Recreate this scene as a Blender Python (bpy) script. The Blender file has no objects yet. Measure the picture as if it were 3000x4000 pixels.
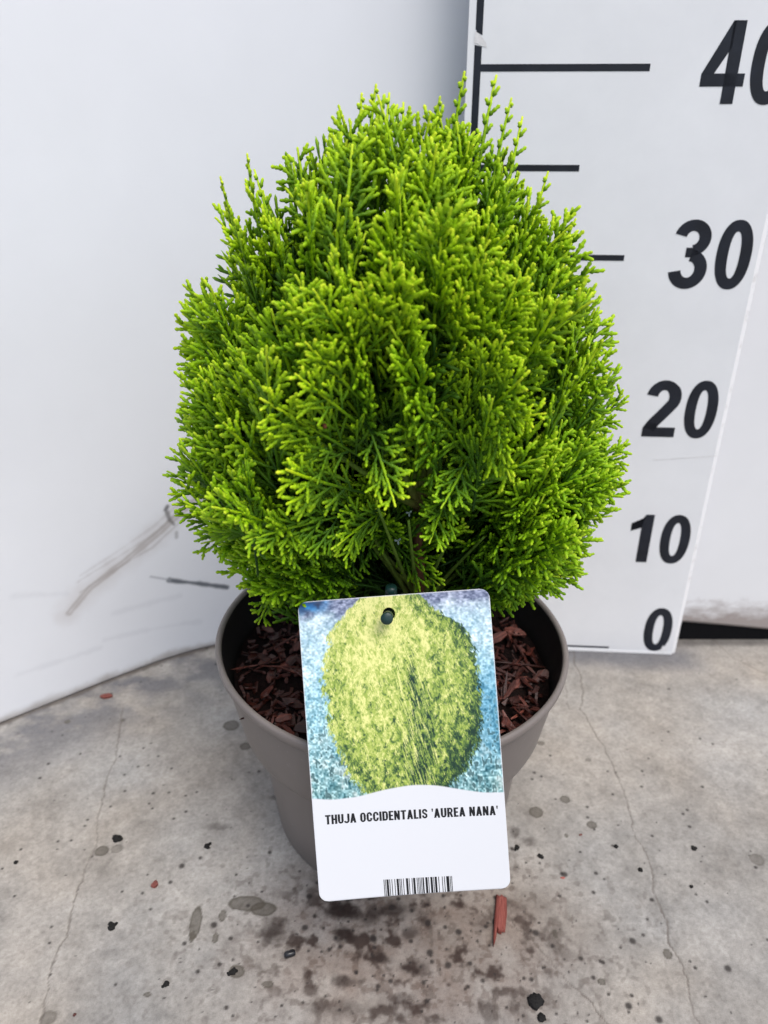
import bpy, math, random
import numpy as np
from mathutils import Vector, Matrix

random.seed(7)
rng = np.random.default_rng(11)
SC = bpy.context.scene
COL = SC.collection
CM = 0.01

# ------------------------------------------------------------------ camera
PITCH = math.radians(27.6)          # the phone looks down 27.6 degrees
FPX = 3000.0                        # focal length in photograph pixels (26 mm equivalent)
CAMH = 37.9                         # camera height in cm
cam = bpy.data.cameras.new("camera")
cam.sensor_fit = 'VERTICAL'
cam.sensor_height = 36.0
cam.lens = FPX / 4000.0 * 36.0
cam.clip_start = 0.01
cam.clip_end = 200.0
cam.dof.use_dof = True
cam.dof.focus_distance = 0.345
cam.dof.aperture_fstop = 10.0
camo = bpy.data.objects.new("camera", cam)
COL.objects.link(camo)
camo.location = (0, 0, CAMH * CM)
camo.rotation_euler = (math.radians(90) - PITCH, 0, 0)
SC.camera = camo

# ------------------------------------------------------------------ sky, sun, exposure
SUN_EL, SUN_AZ = math.radians(62), math.radians(142)   # azimuth clockwise from +Y
world = bpy.data.worlds.new("World")
SC.world = world
world.use_nodes = True
wn = world.node_tree
wn.nodes.clear()
sky = wn.nodes.new("ShaderNodeTexSky")
sky.sky_type = 'NISHITA'
sky.sun_disc = False
sky.sun_elevation = SUN_EL
sky.sun_rotation = SUN_AZ
sky.air_density = 1.0
sky.dust_density = 3.0
sky.ozone_density = 1.0
hs = wn.nodes.new("ShaderNodeHueSaturation")
hs.inputs['Saturation'].default_value = 0.82           # thick even cloud: the blue is nearly gone
bg = wn.nodes.new("ShaderNodeBackground")
bg.inputs['Strength'].default_value = 0.12
wo = wn.nodes.new("ShaderNodeOutputWorld")
wn.links.new(sky.outputs[0], hs.inputs['Color'])
wn.links.new(hs.outputs[0], bg.inputs['Color'])
wn.links.new(bg.outputs[0], wo.inputs['Surface'])
sl = bpy.data.lights.new("sun", 'SUN')
sl.energy = 1.5
sl.angle = math.radians(32)
sl.color = (1.0, 0.98, 0.96)
so = bpy.data.objects.new("sun", sl)
COL.objects.link(so)
tosun = Vector((math.sin(SUN_AZ) * math.cos(SUN_EL), math.cos(SUN_AZ) * math.cos(SUN_EL), math.sin(SUN_EL)))
so.rotation_euler = tosun.to_track_quat('Z', 'Y').to_euler()
so.location = (0, -1, 3)
SC.view_settings.view_transform = 'Standard'
SC.view_settings.look = 'None'
SC.view_settings.gamma = 1.0
SC.view_settings.exposure = 0.53
SC.view_settings.use_curve_mapping = False
SC.cycles.max_bounces = 8
SC.cycles.use_denoising = True

# ------------------------------------------------------------------ measuring helpers (cm)
_F = np.array([0, math.cos(PITCH), -math.sin(PITCH)])
_U = np.array([0, math.sin(PITCH), math.cos(PITCH)])
_R = np.array([1.0, 0, 0])
_O = np.array([0, 0, CAMH])
KD = 3000 / 1659.0

def ray(px, py):
    return _F + _R * (px - 1500) / FPX - _U * (py - 2000) / FPX
def ground(px, py):
    v = ray(px, py)
    return _O + v * (-CAMH / v[2])
def at_y(px, py, Y):
    v = ray(px, py)
    return _O + v * (Y / v[1])
def at_depth(px, py, D):
    return _O + ray(px, py) * D
def g7(x, y):   # points read off two enlarged views of the floor
    return ground(x * 0.9042, 2800 + y * 0.9042)[:2]
def g8(x, y):
    return ground(1500 + x * 0.9042, 2700 + y * 0.9042)[:2]

# ------------------------------------------------------------------ object helpers
def tag(o, label=None, cat=None, group=None, kind=None):
    if label: o['label'] = label
    if cat: o['category'] = cat
    if group: o['group'] = group
    if kind: o['kind'] = kind
    return o
def link(o, parent=None):
    COL.objects.link(o)
    if parent: o.parent = parent
    return o
def empty(name, loc=(0, 0, 0)):
    o = bpy.data.objects.new(name, None)
    o.empty_display_size = 0.02
    o.location = Vector(loc) * CM
    return link(o)
def quad_mesh(name, V, Q, mat=None, smooth=True, attrs=None, colors=None):
    """V (n,3) in cm, Q (m,4)"""
    V = np.asarray(V, dtype=np.float64) * CM
    Q = np.asarray(Q, dtype=np.int32)
    me = bpy.data.meshes.new(name)
    me.vertices.add(len(V))
    me.vertices.foreach_set('co', V.astype(np.float32).ravel())
    me.loops.add(Q.size)
    me.loops.foreach_set('vertex_index', Q.ravel())
    me.polygons.add(len(Q))
    me.polygons.foreach_set('loop_start', np.arange(0, Q.size, 4, dtype=np.int32))
    me.polygons.foreach_set('loop_total', np.full(len(Q), 4, dtype=np.int32))
    me.update(calc_edges=True)
    me.validate()
    if smooth:
        me.polygons.foreach_set('use_smooth', np.ones(len(me.polygons), dtype=bool))
    for k, a in (attrs or {}).items():
        at = me.attributes.new(k, 'FLOAT', 'POINT')
        at.data.foreach_set('value', np.asarray(a, dtype=np.float32))
    for k, c in (colors or {}).items():
        at = me.attributes.new(k, 'FLOAT_COLOR', 'POINT')
        c = np.asarray(c, dtype=np.float32)
        c4 = np.ones((len(c), 4), dtype=np.float32)
        c4[:, :3] = c
        at.data.foreach_set('color', c4.ravel())
    if mat: me.materials.append(mat)
    return me
def poly_mesh(name, V, Fc, mat=None, smooth=False):
    me = bpy.data.meshes.new(name)
    me.from_pydata([tuple(c * CM for c in v) for v in V], [], Fc)
    me.update()
    if smooth:
        me.polygons.foreach_set('use_smooth', np.ones(len(me.polygons), dtype=bool))
    if mat: me.materials.append(mat)
    return me
def obj(name, me, parent=None):
    return link(bpy.data.objects.new(name, me), parent)
def box(x0, x1, y0, y1, z0, z1):
    V = [(x, y, z) for z in (z0, z1) for y in (y0, y1) for x in (x0, x1)]
    Fc = [(0, 2, 3, 1), (4, 5, 7, 6), (0, 1, 5, 4), (2, 6, 7, 3), (0, 4, 6, 2), (1, 3, 7, 5)]
    return V, Fc
def lathe(prof, n=96, closed=False):
    V = []; Q = []
    for (r, z) in prof:
        for k in range(n):
            a = 2 * math.pi * k / n
            V.append((r * math.cos(a), r * math.sin(a), z))
    m = len(prof)
    for i in range(m - 1 + (1 if closed else 0)):
        for k in range(n):
            j = (i + 1) % m
            Q.append((i * n + k, i * n + (k + 1) % n, j * n + (k + 1) % n, j * n + k))
    return np.array(V), np.array(Q)
def tube(P, R, n=8):
    """round tube along points P with radii R, ends closed by a small ring"""
    P = [Vector(p) for p in P]
    V = []; Q = []
    ref = Vector((0.31, 0.87, 0.38))
    P = [P[0]] + P + [P[-1]]
    R = [R[0] * .02] + list(R) + [R[-1] * .02]
    for i, p in enumerate(P):
        a, b = P[max(0, i - 1)], P[min(len(P) - 1, i + 1)]
        t = (b - a).normalized() if (b - a).length > 1e-9 else Vector((0, 0, 1))
        s = t.cross(ref).normalized(); q = t.cross(s)
        for k in range(n):
            w = 2 * math.pi * k / n
            V.append(tuple(p + (s * math.cos(w) + q * math.sin(w)) * R[i]))
    for i in range(len(P) - 1):
        for k in range(n):
            Q.append((i * n + k, i * n + (k + 1) % n, (i + 1) * n + (k + 1) % n, (i + 1) * n + k))
    return np.array(V), np.array(Q)

# ------------------------------------------------------------------ numpy noise for painted wear
def vnoise(x, y, scale, seed):
    r = np.random.default_rng(seed)
    T = r.random((256, 256))
    u = x / scale + 1000.37; v = y / scale + 1000.71
    i = np.floor(u).astype(int); j = np.floor(v).astype(int)
    fu = u - i; fv = v - j
    fu = fu * fu * (3 - 2 * fu); fv = fv * fv * (3 - 2 * fv)
    i %= 256; j %= 256; i1 = (i + 1) % 256; j1 = (j + 1) % 256
    return (T[i, j] * (1 - fu) + T[i1, j] * fu) * (1 - fv) + (T[i, j1] * (1 - fu) + T[i1, j1] * fu) * fv
def fbm(x, y, scale, seed, octv=4, gain=0.55):
    s = 0; a = 1; n = 0
    for k in range(octv):
        s = s + a * vnoise(x, y, scale / 2 ** k, seed + 17 * k); n += a; a *= gain
    return s / n
def sstep(a, b, x):
    t = np.clip((x - a) / (b - a), 0, 1)
    return t * t * (3 - 2 * t)
def lin(c):
    c = np.asarray(c, dtype=float) / 255.0
    return np.where(c <= 0.04045, c / 12.92, ((c + 0.055) / 1.055) ** 2.4)
def seg_dist(x, y, pts):
    d = np.full(x.shape, 1e9)
    for (a, b) in zip(pts[:-1], pts[1:]):
        a = np.array(a[:2]); b = np.array(b[:2]); ab = b - a
        t = np.clip(((x - a[0]) * ab[0] + (y - a[1]) * ab[1]) / (ab @ ab), 0, 1)
        d = np.minimum(d, np.hypot(x - a[0] - t * ab[0], y - a[1] - t * ab[1]))
    return d

# ------------------------------------------------------------------ materials
def mat(name, color=(.5, .5, .5), rough=.5, spec=.5):
    m = bpy.data.materials.new(name)
    m.use_nodes = True
    b = m.node_tree.nodes['Principled BSDF']
    b.inputs['Base Color'].default_value = (*color, 1)
    b.inputs['Roughness'].default_value = rough
    b.inputs['Specular IOR Level'].default_value = spec
    return m, m.node_tree, b
def N(t, typ, **kw):
    n = t.nodes.new(typ)
    for k, v in kw.items():
        if k in n.inputs: n.inputs[k].default_value = v
        else: setattr(n, k, v)
    return n
def noise(t, scale, detail=4, rough=.6, coord='Object', stretch=None):
    tc = t.nodes.new('ShaderNodeTexCoord')
    src = tc.outputs[coord]
    if stretch:
        mp = t.nodes.new('ShaderNodeMapping'); mp.inputs['Scale'].default_value = stretch
        t.links.new(src, mp.inputs[0]); src = mp.outputs[0]
    n = N(t, 'ShaderNodeTexNoise', Scale=scale, Detail=detail, Roughness=rough)
    t.links.new(src, n.inputs['Vector'])
    return n
def ramp(t, src, stops):
    r = t.nodes.new('ShaderNodeValToRGB')
    el = r.color_ramp.elements
    while len(el) < len(stops): el.new(0.5)
    for e, (p, c) in zip(el, stops):
        e.position = p; e.color = (*c, 1) if len(c) == 3 else c
    t.links.new(src, r.inputs[0])
    return r
def mixc(t, fac, a, b, blend='MIX'):
    m = t.nodes.new('ShaderNodeMix'); m.data_type = 'RGBA'; m.blend_type = blend
    for sock, v in ((m.inputs[0], fac), (m.inputs[6], a), (m.inputs[7], b)):
        if hasattr(v, 'is_linked'): t.links.new(v, sock)
        elif isinstance(v, (int, float)): sock.default_value = v
        else: sock.default_value = (*v, 1)
    return m.outputs[2]
def bump(t, b, src, strength, dist):
    bp = N(t, 'ShaderNodeBump', Strength=strength, Distance=dist)
    t.links.new(src, bp.inputs['Height']); t.links.new(bp.outputs[0], b.inputs['Normal'])

# concrete: colours of stains, grime and contact shade painted per vertex, grain from nodes
M_floor, t, b = mat("concrete", rough=.75, spec=.35)
at_ = N(t, 'ShaderNodeAttribute', attribute_name='paint')
n1 = noise(t, 420, 5, .7); n2 = noise(t, 1500, 3, .7)
r1 = ramp(t, n1.outputs[0], [(.25, (.76, .75, .74)), (.5, (1, 1, 1)), (.78, (1.12, 1.12, 1.12))])
r2 = ramp(t, n2.outputs[0], [(.25, (.82, .81, .8)), (.55, (1, 1, 1)), (.8, (1.12, 1.12, 1.13))])
c = mixc(t, 1.0, at_.outputs['Color'], r1.outputs[0], 'MULTIPLY')
c = mixc(t, 1.0, c, r2.outputs[0], 'MULTIPLY')
t.links.new(c, b.inputs['Base Color'])
rg = N(t, 'ShaderNodeAttribute', attribute_name='rough'); t.links.new(rg.outputs['Fac'], b.inputs['Roughness'])
bump(t, b, n1.outputs[0], .35, .0006)

# white sheet with painted scuffs
M_sheet, t, b = mat("white_sheet", rough=.38, spec=.4)
at_ = N(t, 'ShaderNodeAttribute', attribute_name='paint')
n1 = noise(t, 14, 4, .6)
r1 = ramp(t, n1.outputs[0], [(.3, (.965, .965, .965)), (.7, (1, 1, 1))])
t.links.new(mixc(t, 1.0, at_.outputs['Color'], r1.outputs[0], 'MULTIPLY'), b.inputs['Base Color'])
n2 = noise(t, 9, 2, .5); bump(t, b, n2.outputs[0], .12, .004)

# white board of the measuring scale
M_board, t, b = mat("board_white", rough=.33, spec=.45)
n1 = noise(t, 18, 5, .65); n2 = noise(t, 260, 2, .5); n3 = noise(t, 60, 3, .6)
base = ramp(t, n1.outputs[0], [(.3, (.77, .78, .80)), (.65, (.82, .83, .85))])
sp = ramp(t, n2.outputs[0], [(.74, (0, 0, 0)), (.80, (1, 1, 1))])
gate = ramp(t, n3.outputs[0], [(.60, (0, 0, 0)), (.68, (1, 1, 1))])
fac = mixc(t, 1.0, sp.outputs[0], gate.outputs[0], 'MULTIPLY')
t.links.new(mixc(t, fac, base.outputs[0], (.36, .34, .32)), b.inputs['Base Color'])
n4 = noise(t, 30, 2, .5); bump(t, b, n4.outputs[0], .05, .002)

M_black, t, b = mat("black_vinyl", (.008, .010, .017), .35, .4)
n1 = noise(t, 50, 4, .6)
r1 = ramp(t, n1.outputs[0], [(.35, (.006, .008, .014)), (.75, (.014, .018, .03))])
t.links.new(r1.outputs[0], b.inputs['Base Color'])
M_edge, t, b = mat("board_edge", (.80, .80, .80), .4, .4)
n1 = noise(t, 120, 4, .7)
r1 = ramp(t, n1.outputs[0], [(.30, (.66, .65, .65)), (.45, (.80, .80, .81))]); t.links.new(r1.outputs[0], b.inputs['Base Color'])
M_tape, t, b = mat("clear_tape", (.70, .69, .68), .5, .4)
n1 = noise(t, 160, 4, .7)
r1 = ramp(t, n1.outputs[0], [(.35, (.62, .61, .61)), (.6, (.78, .77, .77))]); t.links.new(r1.outputs[0], b.inputs['Base Color'])

# panel on the right with grime along its lower edge
M_panel, t, b = mat("panel_white", rough=.4, spec=.4)
tc = t.nodes.new('ShaderNodeTexCoord'); sx = t.nodes.new('ShaderNodeSeparateXYZ'); t.links.new(tc.outputs['Object'], sx.inputs[0])
n1 = noise(t, 55, 5, .7, stretch=(1, 1, 2.2)); n2 = noise(t, 12, 3, .6)
md = N(t, 'ShaderNodeMath', operation='MULTIPLY_ADD'); t.links.new(n1.outputs[0], md.inputs[0]); md.inputs[1].default_value = -.042
t.links.new(sx.outputs[2], md.inputs[2])
r1 = ramp(t, md.outputs[0], [(-.0 + .0, (1, 1, 1)), (.020, (0, 0, 0))])
r2 = ramp(t, n2.outputs[0], [(.3, (.77, .775, .79)), (.7, (.81, .815, .83))])
t.links.new(mixc(t, r1.outputs[0], r2.outputs[0], (.34, .30, .285)), b.inputs['Base Color'])
M_gap, t, b = mat("gap_black", (.006, .006, .007), .9, .1)

# pot plastic
M_pot, t, b = mat("taupe_plastic", rough=.42, spec=.45)
n1 = noise(t, 30, 5, .65); n2 = noise(t, 330, 3, .6); n3 = noise(t, 900, 2, .5, stretch=(1, 1, .12)); n5 = noise(t, 45, 4, .7)
r1 = ramp(t, n1.outputs[0], [(.3, (.160, .136, .124)), (.7, (.200, .174, .160))])
sc_ = ramp(t, n2.outputs[0], [(.62, (0, 0, 0)), (.72, (1, 1, 1))])
ga = ramp(t, n5.outputs[0], [(.55, (0, 0, 0)), (.7, (1, 1, 1))])
fa = mixc(t, 1.0, sc_.outputs[0], ga.outputs[0], 'MULTIPLY')
t.links.new(mixc(t, fa, r1.outputs[0], (.34, .32, .30)), b.inputs['Base Color'])
rr = ramp(t, n1.outputs[0], [(.3, (.36, .36, .36)), (.7, (.52, .52, .52))]); t.links.new(rr.outputs[0], b.inputs['Roughness'])
bump(t, b, n3.outputs[0], .08, .0004)
M_potin, t, b = mat("black_pot_lining", (.008, .007, .007), .65, .25)

# soil and bark
M_soil, t, b = mat("dark_soil", rough=.95, spec=.2)
n1 = noise(t, 500, 6, .75)
r1 = ramp(t, n1.outputs[0], [(.35, (.002, .001, .001)), (.75, (.022, .007, .005))]); t.links.new(r1.outputs[0], b.inputs['Base Color'])
bump(t, b, n1.outputs[0], .9, .003)
def bark(name, c0, c1, c2):
    m, t, b = mat(name, rough=.48, spec=.5)
    oi = t.nodes.new('ShaderNodeObjectInfo')
    n1 = noise(t, 700, 4, .7, stretch=(.09, 1, 1))
    r = ramp(t, n1.outputs[0], [(.28, c0), (.5, c1), (.78, c2)])
    v = ramp(t, oi.outputs['Random'], [(0, (.28, .26, .25)), (.45, (.72, .70, .68)), (.85, (1.1, 1.05, 1.0)), (1, (1.9, 2.2, 2.2))])
    t.links.new(mixc(t, 1.0, r.outputs[0], v.outputs[0], 'MULTIPLY'), b.inputs['Base Color'])
    bump(t, b, n1.outputs[0], .7, .0006)
    return m
M_bark = bark("red_bark", (.016, .0035, .0025), (.100, .021, .013), (.23, .070, .046))
M_chip = bark("dry_red_bark", (.10, .022, .016), (.22, .055, .042), (.34, .12, .095))
M_debris, t, b = mat("black_debris", (.012, .011, .010), .8, .3)
n1 = noise(t, 900, 3, .6); bump(t, b, n1.outputs[0], .8, .001)

# foliage: pale growing tips, greener older shoots, deepened with painted inner shade
def foliage(name, hue=0.0):
    m, t, b = mat(name, rough=.55, spec=.22)
    at_ = N(t, 'ShaderNodeAttribute', attribute_name='tip')
    oi = t.nodes.new('ShaderNodeObjectInfo')
    n1 = noise(t, 260, 2, .5)
    ad = N(t, 'ShaderNodeMath', operation='MULTIPLY_ADD'); t.links.new(n1.outputs[0], ad.inputs[0]); ad.inputs[1].default_value = .24; 
    sb = N(t, 'ShaderNodeMath', operation='SUBTRACT'); t.links.new(at_.outputs['Fac'], sb.inputs[0]); sb.inputs[1].default_value = .12
    t.links.new(sb.outputs[0], ad.inputs[2])
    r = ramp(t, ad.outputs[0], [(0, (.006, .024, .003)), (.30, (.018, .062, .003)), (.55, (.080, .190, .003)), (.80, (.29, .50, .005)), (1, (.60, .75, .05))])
    v = ramp(t, oi.outputs['Random'], [(0, (.80, .88, .8)), (.5, (1, 1, 1)), (1, (1.06, 1.03, .95))])
    c = mixc(t, 1.0, r.outputs[0], v.outputs[0], 'MULTIPLY')
    c = mixc(t, 1.0, c, oi.outputs['Color'], 'MULTIPLY')
    t.links.new(c, b.inputs['Base Color'])
    tr = t.nodes.new('ShaderNodeBsdfTranslucent'); t.links.new(c, tr.inputs['Color'])
    mx = t.nodes.new('ShaderNodeMixShader'); mx.inputs[0].default_value = .10
    out = t.nodes['Material Output']
    t.links.new(b.outputs[0], mx.inputs[1]); t.links.new(tr.outputs[0], mx.inputs[2]); t.links.new(mx.outputs[0], out.inputs['Surface'])
    return m
M_leaf = foliage("thuja_leaf")
M_stem, t, b = mat("stem_bark", rough=.65, spec=.3)
at_ = N(t, 'ShaderNodeAttribute', attribute_name='age')
n1 = noise(t, 500, 4, .7, stretch=(1, 1, .2))
r1 = ramp(t, at_.outputs['Fac'], [(0, (.14, .066, .034)), (.35, (.15, .10, .035)), (.6, (.14, .21, .03)), (1, (.12, .23, .02))])
r2 = ramp(t, n1.outputs[0], [(.3, (.6, .6, .6)), (.7, (1.15, 1.15, 1.15))])
t.links.new(mixc(t, 1.0, r1.outputs[0], r2.outputs[0], 'MULTIPLY'), b.inputs['Base Color'])
M_cone, t, b = mat("pale_cone", (.26, .34, .32), .7, .2)
M_dead, t, b = mat("dead_brown", (.13, .045, .02), .8, .2)

# label
M_tag, t, b = mat("label_card", rough=.32, spec=.5)
at_ = N(t, 'ShaderNodeAttribute', attribute_name='paint'); t.links.new(at_.outputs['Color'], b.inputs['Base Color'])
M_ink, t, b = mat("black_ink", (.006, .006, .008), .4, .4)
M_green, t, b = mat("dark_green_plastic", (.006, .030, .026), .38, .5)
n1 = noise(t, 500, 3, .6); bump(t, b, n1.outputs[0], .15, .0004)

# ================================================================== setting
# ---- concrete floor: one sheet, fine where the photograph shows it
def axis(lo, hi, step, far_lo, far_hi):
    core = np.arange(lo, hi + step / 2, step)
    a = []; s = step; x = lo
    while x > far_lo:
        s *= 1.7; x -= s; a.append(x)
    c_ = []; s = step; x = core[-1]
    while x < far_hi:
        s *= 1.7; x += s; c_.append(x)
    return np.array(a[::-1] + list(core) + c_)
def grid_quads(nx, ny):
    i, j = np.meshgrid(np.arange(nx - 1), np.arange(ny - 1), indexing='ij')
    a = (i * ny + j).ravel()
    return np.stack([a, a + ny, a + ny + 1, a + 1], 1)

gx = axis(-29, 32, 0.075, -6000, 6000); gy = axis(18.5, 52, 0.065, -6000, 6000)
X, Y = np.meshgrid(gx, gy, indexing='ij')
X0, Y0 = X, Y
wx = X + .35 * (fbm(X, Y, 1.2, 91, 3) - .5); wy = Y + .35 * (fbm(X, Y, 1.2, 95, 3) - .5)
def floor_paint():
    base = lin((153, 148, 141))
    C = np.ones(X.shape + (3,)) * base
    big = fbm(X, Y, 9, 1, 4); mid = fbm(X, Y, 2.2, 5, 5); fine = fbm(X, Y, .5, 9, 3)
    patch = fbm(X, Y, .45, 71, 4) - .5; dropn = fbm(X, Y, .5, 81, 3) - .5
    C *= (1 + .42 * (big - .5) + .50 * (mid - .5) + .42 * (fine - .5))[..., None]
    grain = vnoise(X, Y, .13, 13); C *= (1 + .22 * (grain - .5))[..., None]
    warm = fbm(X, Y, 5, 21, 3)
    C *= 1 + (warm - .5)[..., None] * np.array([.10, 0, -.12])
    R = np.full(X.shape, .74)
    def blend(m, col, k=1.0):
        nonlocal C
        m = np.clip(m * k, 0, 1)[..., None]
        C = C * (1 - m) + np.asarray(col) * m
    # grey scuffing along the foot of the left sheet; board's contact shadow painted in
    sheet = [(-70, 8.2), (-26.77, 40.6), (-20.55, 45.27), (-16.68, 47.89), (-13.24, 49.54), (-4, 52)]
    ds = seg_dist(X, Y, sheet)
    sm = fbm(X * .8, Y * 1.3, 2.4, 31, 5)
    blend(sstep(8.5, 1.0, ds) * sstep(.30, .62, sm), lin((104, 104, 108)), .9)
    blend(sstep(.5, .05, ds + .3 * (fine - .5)), lin((92, 84, 78)), .8)  # grime line, with the dark gap under the sheet painted in
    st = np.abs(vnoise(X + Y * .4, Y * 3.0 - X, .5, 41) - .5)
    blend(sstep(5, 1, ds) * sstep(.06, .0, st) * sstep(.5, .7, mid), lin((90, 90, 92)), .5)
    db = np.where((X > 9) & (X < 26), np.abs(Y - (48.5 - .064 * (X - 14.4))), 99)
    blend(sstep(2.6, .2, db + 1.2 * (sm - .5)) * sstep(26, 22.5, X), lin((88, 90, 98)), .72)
    blend(sstep(.8, .1, np.abs(Y - 49.9)) * (X > 22), lin((60, 58, 58)), .6)  # shade of the gap under the right panel, painted onto the floor
    # brownish dirt in front of and beside the pot
    dd = np.hypot((X - 1.2) / 9.5, (Y - 24.8) / 5.6)
    dirt = sstep(1.25, .35, dd)
    blend(dirt * (.35 + .9 * (fbm(X, Y, 1.3, 51, 5) - .3)), lin((116, 97, 85)), .95)
    sp = fbm(X, Y, .42, 61, 3)
    blend(sstep(1.4, .3, dd) * sstep(.60, .70, sp), lin((84, 66, 56)), .5)
    blend(sstep(.66, .74, fbm(X, Y, .36, 65, 2)) * (.2 + .8 * sstep(1.9, .7, dd)), lin((76, 64, 56)), .45)
    blend(sstep(.54, .74, fbm(X, Y, .85, 67, 4)) * sstep(1.15, .5, dd), lin((50, 34, 27)), .9)
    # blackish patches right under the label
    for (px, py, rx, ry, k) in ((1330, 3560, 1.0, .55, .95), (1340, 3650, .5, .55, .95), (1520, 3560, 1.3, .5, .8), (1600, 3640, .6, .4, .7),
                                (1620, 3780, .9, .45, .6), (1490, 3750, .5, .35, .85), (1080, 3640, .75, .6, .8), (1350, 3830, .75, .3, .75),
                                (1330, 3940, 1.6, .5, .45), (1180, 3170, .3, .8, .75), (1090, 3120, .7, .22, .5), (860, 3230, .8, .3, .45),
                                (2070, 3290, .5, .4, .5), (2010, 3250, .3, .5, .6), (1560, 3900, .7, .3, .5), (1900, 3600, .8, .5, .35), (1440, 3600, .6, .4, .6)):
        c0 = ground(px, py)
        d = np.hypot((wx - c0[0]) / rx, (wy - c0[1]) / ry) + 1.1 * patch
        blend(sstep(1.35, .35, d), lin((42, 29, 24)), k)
    # round wet drops
    wet = [(g7(1000, 37), .55, .52), (g7(1062, 128), .38, .36), (g7(440, 580), .40, .36), (g7(505, 570), .34, .30), (g7(845, 890), .32, 1.0),
           (g7(830, 950), .14, .35), (g7(962, 858), .2, .35), (g7(1070, 805), 1.05, .45), (g7(1140, 830), .7, .45), (g7(1020, 1100), .42, .36), (g7(210, 1300), .4, .35), (g7(1155, 1155), .3, .18),
           (g7(930, 955), .16, .3), (g8(657, 523), .46, .42), (g8(782, 468), .31, .28), (g8(898, 577), .32, .29), (g8(788, 624), .14, .14),
           (g8(1612, 727), .43, .38), (g8(678, 224), .26, .2), (g8(882, 297), .2, .18), (g8(740, 1050), .13, .26), (g8(1000, 350), .09, .09),
           (g7(290, 22), .22, .2), (g7(530, 14), .16, .15), (g8(1225, 1135), .22, .3), (g8(940, 1255), .2, .2), (g7(640, 1200), .2, .12)]
    for i, (c0, rx, ry) in enumerate(wet):
        d = np.hypot((X - c0[0]) / rx, (Y - c0[1]) / ry) + .35 * dropn
        m = sstep(1.06, .88, d)
        lig = .62 if i in (3, 10, 17, 19) else .9
        blend(m * (.75 + .35 * sstep(.6, 1.0, d)), lin((78, 72, 62)), lig)
        R[:] = R * (1 - m) + .42 * m
    # pin holes and specks
    P = []
    r2 = np.random.default_rng(5)
    for k in range(300):
        P.append((r2.uniform(-28, 30), 18.5 + 32 * r2.random() ** 1.1, r2.choice([.045, .06, .08, .11], p=[.45, .3, .17, .08])))
    for k in range(260):
        a = r2.normal(0, 1, 2); P.append((1 + a[0] * 6.5, 25 + a[1] * 3.6, r2.choice([.05, .08, .12, .18], p=[.4, .3, .2, .1])))
    for q in [(620, 135), (518, 171), (347, 160), (683, 170), (742, 223), (597, 215), (538, 250), (730, 327), (803, 341), (850, 325), (540, 321), (645, 375), (658, 396), (478, 388), (750, 440), (378, 445), (366, 471), (307, 534), (250, 538), (90, 573), (62, 775), (10, 656), (215, 977), (216, 1114), (1020, 682), (650, 832), (616, 762)]:
        c0 = g7(*q); P.append((c0[0], c0[1], .09))
    for q in [(718, 278), (640, 380), (680, 368), (988, 445), (1113, 412), (878, 500), (880, 545), (1158, 625), (1310, 513), (1292, 530), (1395, 910), (605, 1240), (362, 1277), (1070, 1315), (1345, 1195), (758, 885), (1120, 1053), (1228, 175), (1115, 345), (1420, 228), (1365, 205)]:
        c0 = g8(*q); P.append((c0[0], c0[1], .1))
    core = (gx > -30) & (gx < 33)
    for (x, y, r) in P:
        i0, i1 = np.searchsorted(gx, (x - .4, x + .4)); j0, j1 = np.searchsorted(gy, (y - .4, y + .4))
        if i1 <= i0 or j1 <= j0: continue
        s = np.s_[i0:i1, j0:j1]
        d = np.hypot(X[s] - x, (Y[s] - y) / 1.0)
        m = (sstep(r * 1.35, r * .55, d) * .88)[..., None]
        C[s] = C[s] * (1 - m) + lin((44, 38, 35)) * m
    # fine cracks
    cr = [[g7(*p) for p in ((530, -40), (515, 60), (495, 200), (460, 270), (440, 380), (425, 430), (415, 560), (370, 650), (340, 750), (305, 850), (285, 950), (250, 1010), (215, 1110), (190, 1270), (165, 1350))],
          [g8(*p) for p in ((810, -190), (825, -120), (850, -60), (860, 0), (848, 75), (890, 150), (945, 235), (1000, 350), (1040, 450), (1065, 530), (1080, 630), (1130, 700), (1160, 780), (1170, 870), (1200, 940), (1225, 1010), (1230, 1090), (1270, 1160), (1305, 1250), (1315, 1330), (1370, 1445))],
          [g8(*p) for p in ((555, 1000), (620, 1050), (690, 1130), (750, 1200), (820, 1275), (890, 1340), (970, 1445))],
          [g8(*p) for p in ((770, -90), (785, 0), (800, 80))], [g8(*p) for p in ((1270, -320), (1340, -290), (1500, -150), (1680, -60))]]
    Z = np.zeros(X.shape)
    cx = X + .16 * (fbm(X, Y, .6, 101, 3) - .5) * 2; cy = Y + .16 * (fbm(X, Y, .6, 105, 3) - .5) * 2
    for i, pts in enumerate(cr):
        d = seg_dist(cx, cy, pts)
        w = (.055, .06, .05, .045, .05)[i]
        m = sstep(w * 1.25, w * .3, d) * (.55 + .6 * fbm(X, Y, 1.5, 111, 2))
        blend(m, lin((98, 90, 83)), .72)
        blend(sstep(.35, .05, d), C * 1.06, .5)
        Z -= .05 * m
    far = (np.abs(X) > 40) | (Y < 10) | (Y > 60)
    C[far] = base * .97
    return np.clip(C, .008, .8), R, Z
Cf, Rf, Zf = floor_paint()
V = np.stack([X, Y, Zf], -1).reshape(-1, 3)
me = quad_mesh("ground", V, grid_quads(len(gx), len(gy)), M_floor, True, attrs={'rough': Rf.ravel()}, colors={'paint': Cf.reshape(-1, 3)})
tag(obj("ground", me), "pale grey stained concrete floor with fine cracks", kind="structure")

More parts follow.
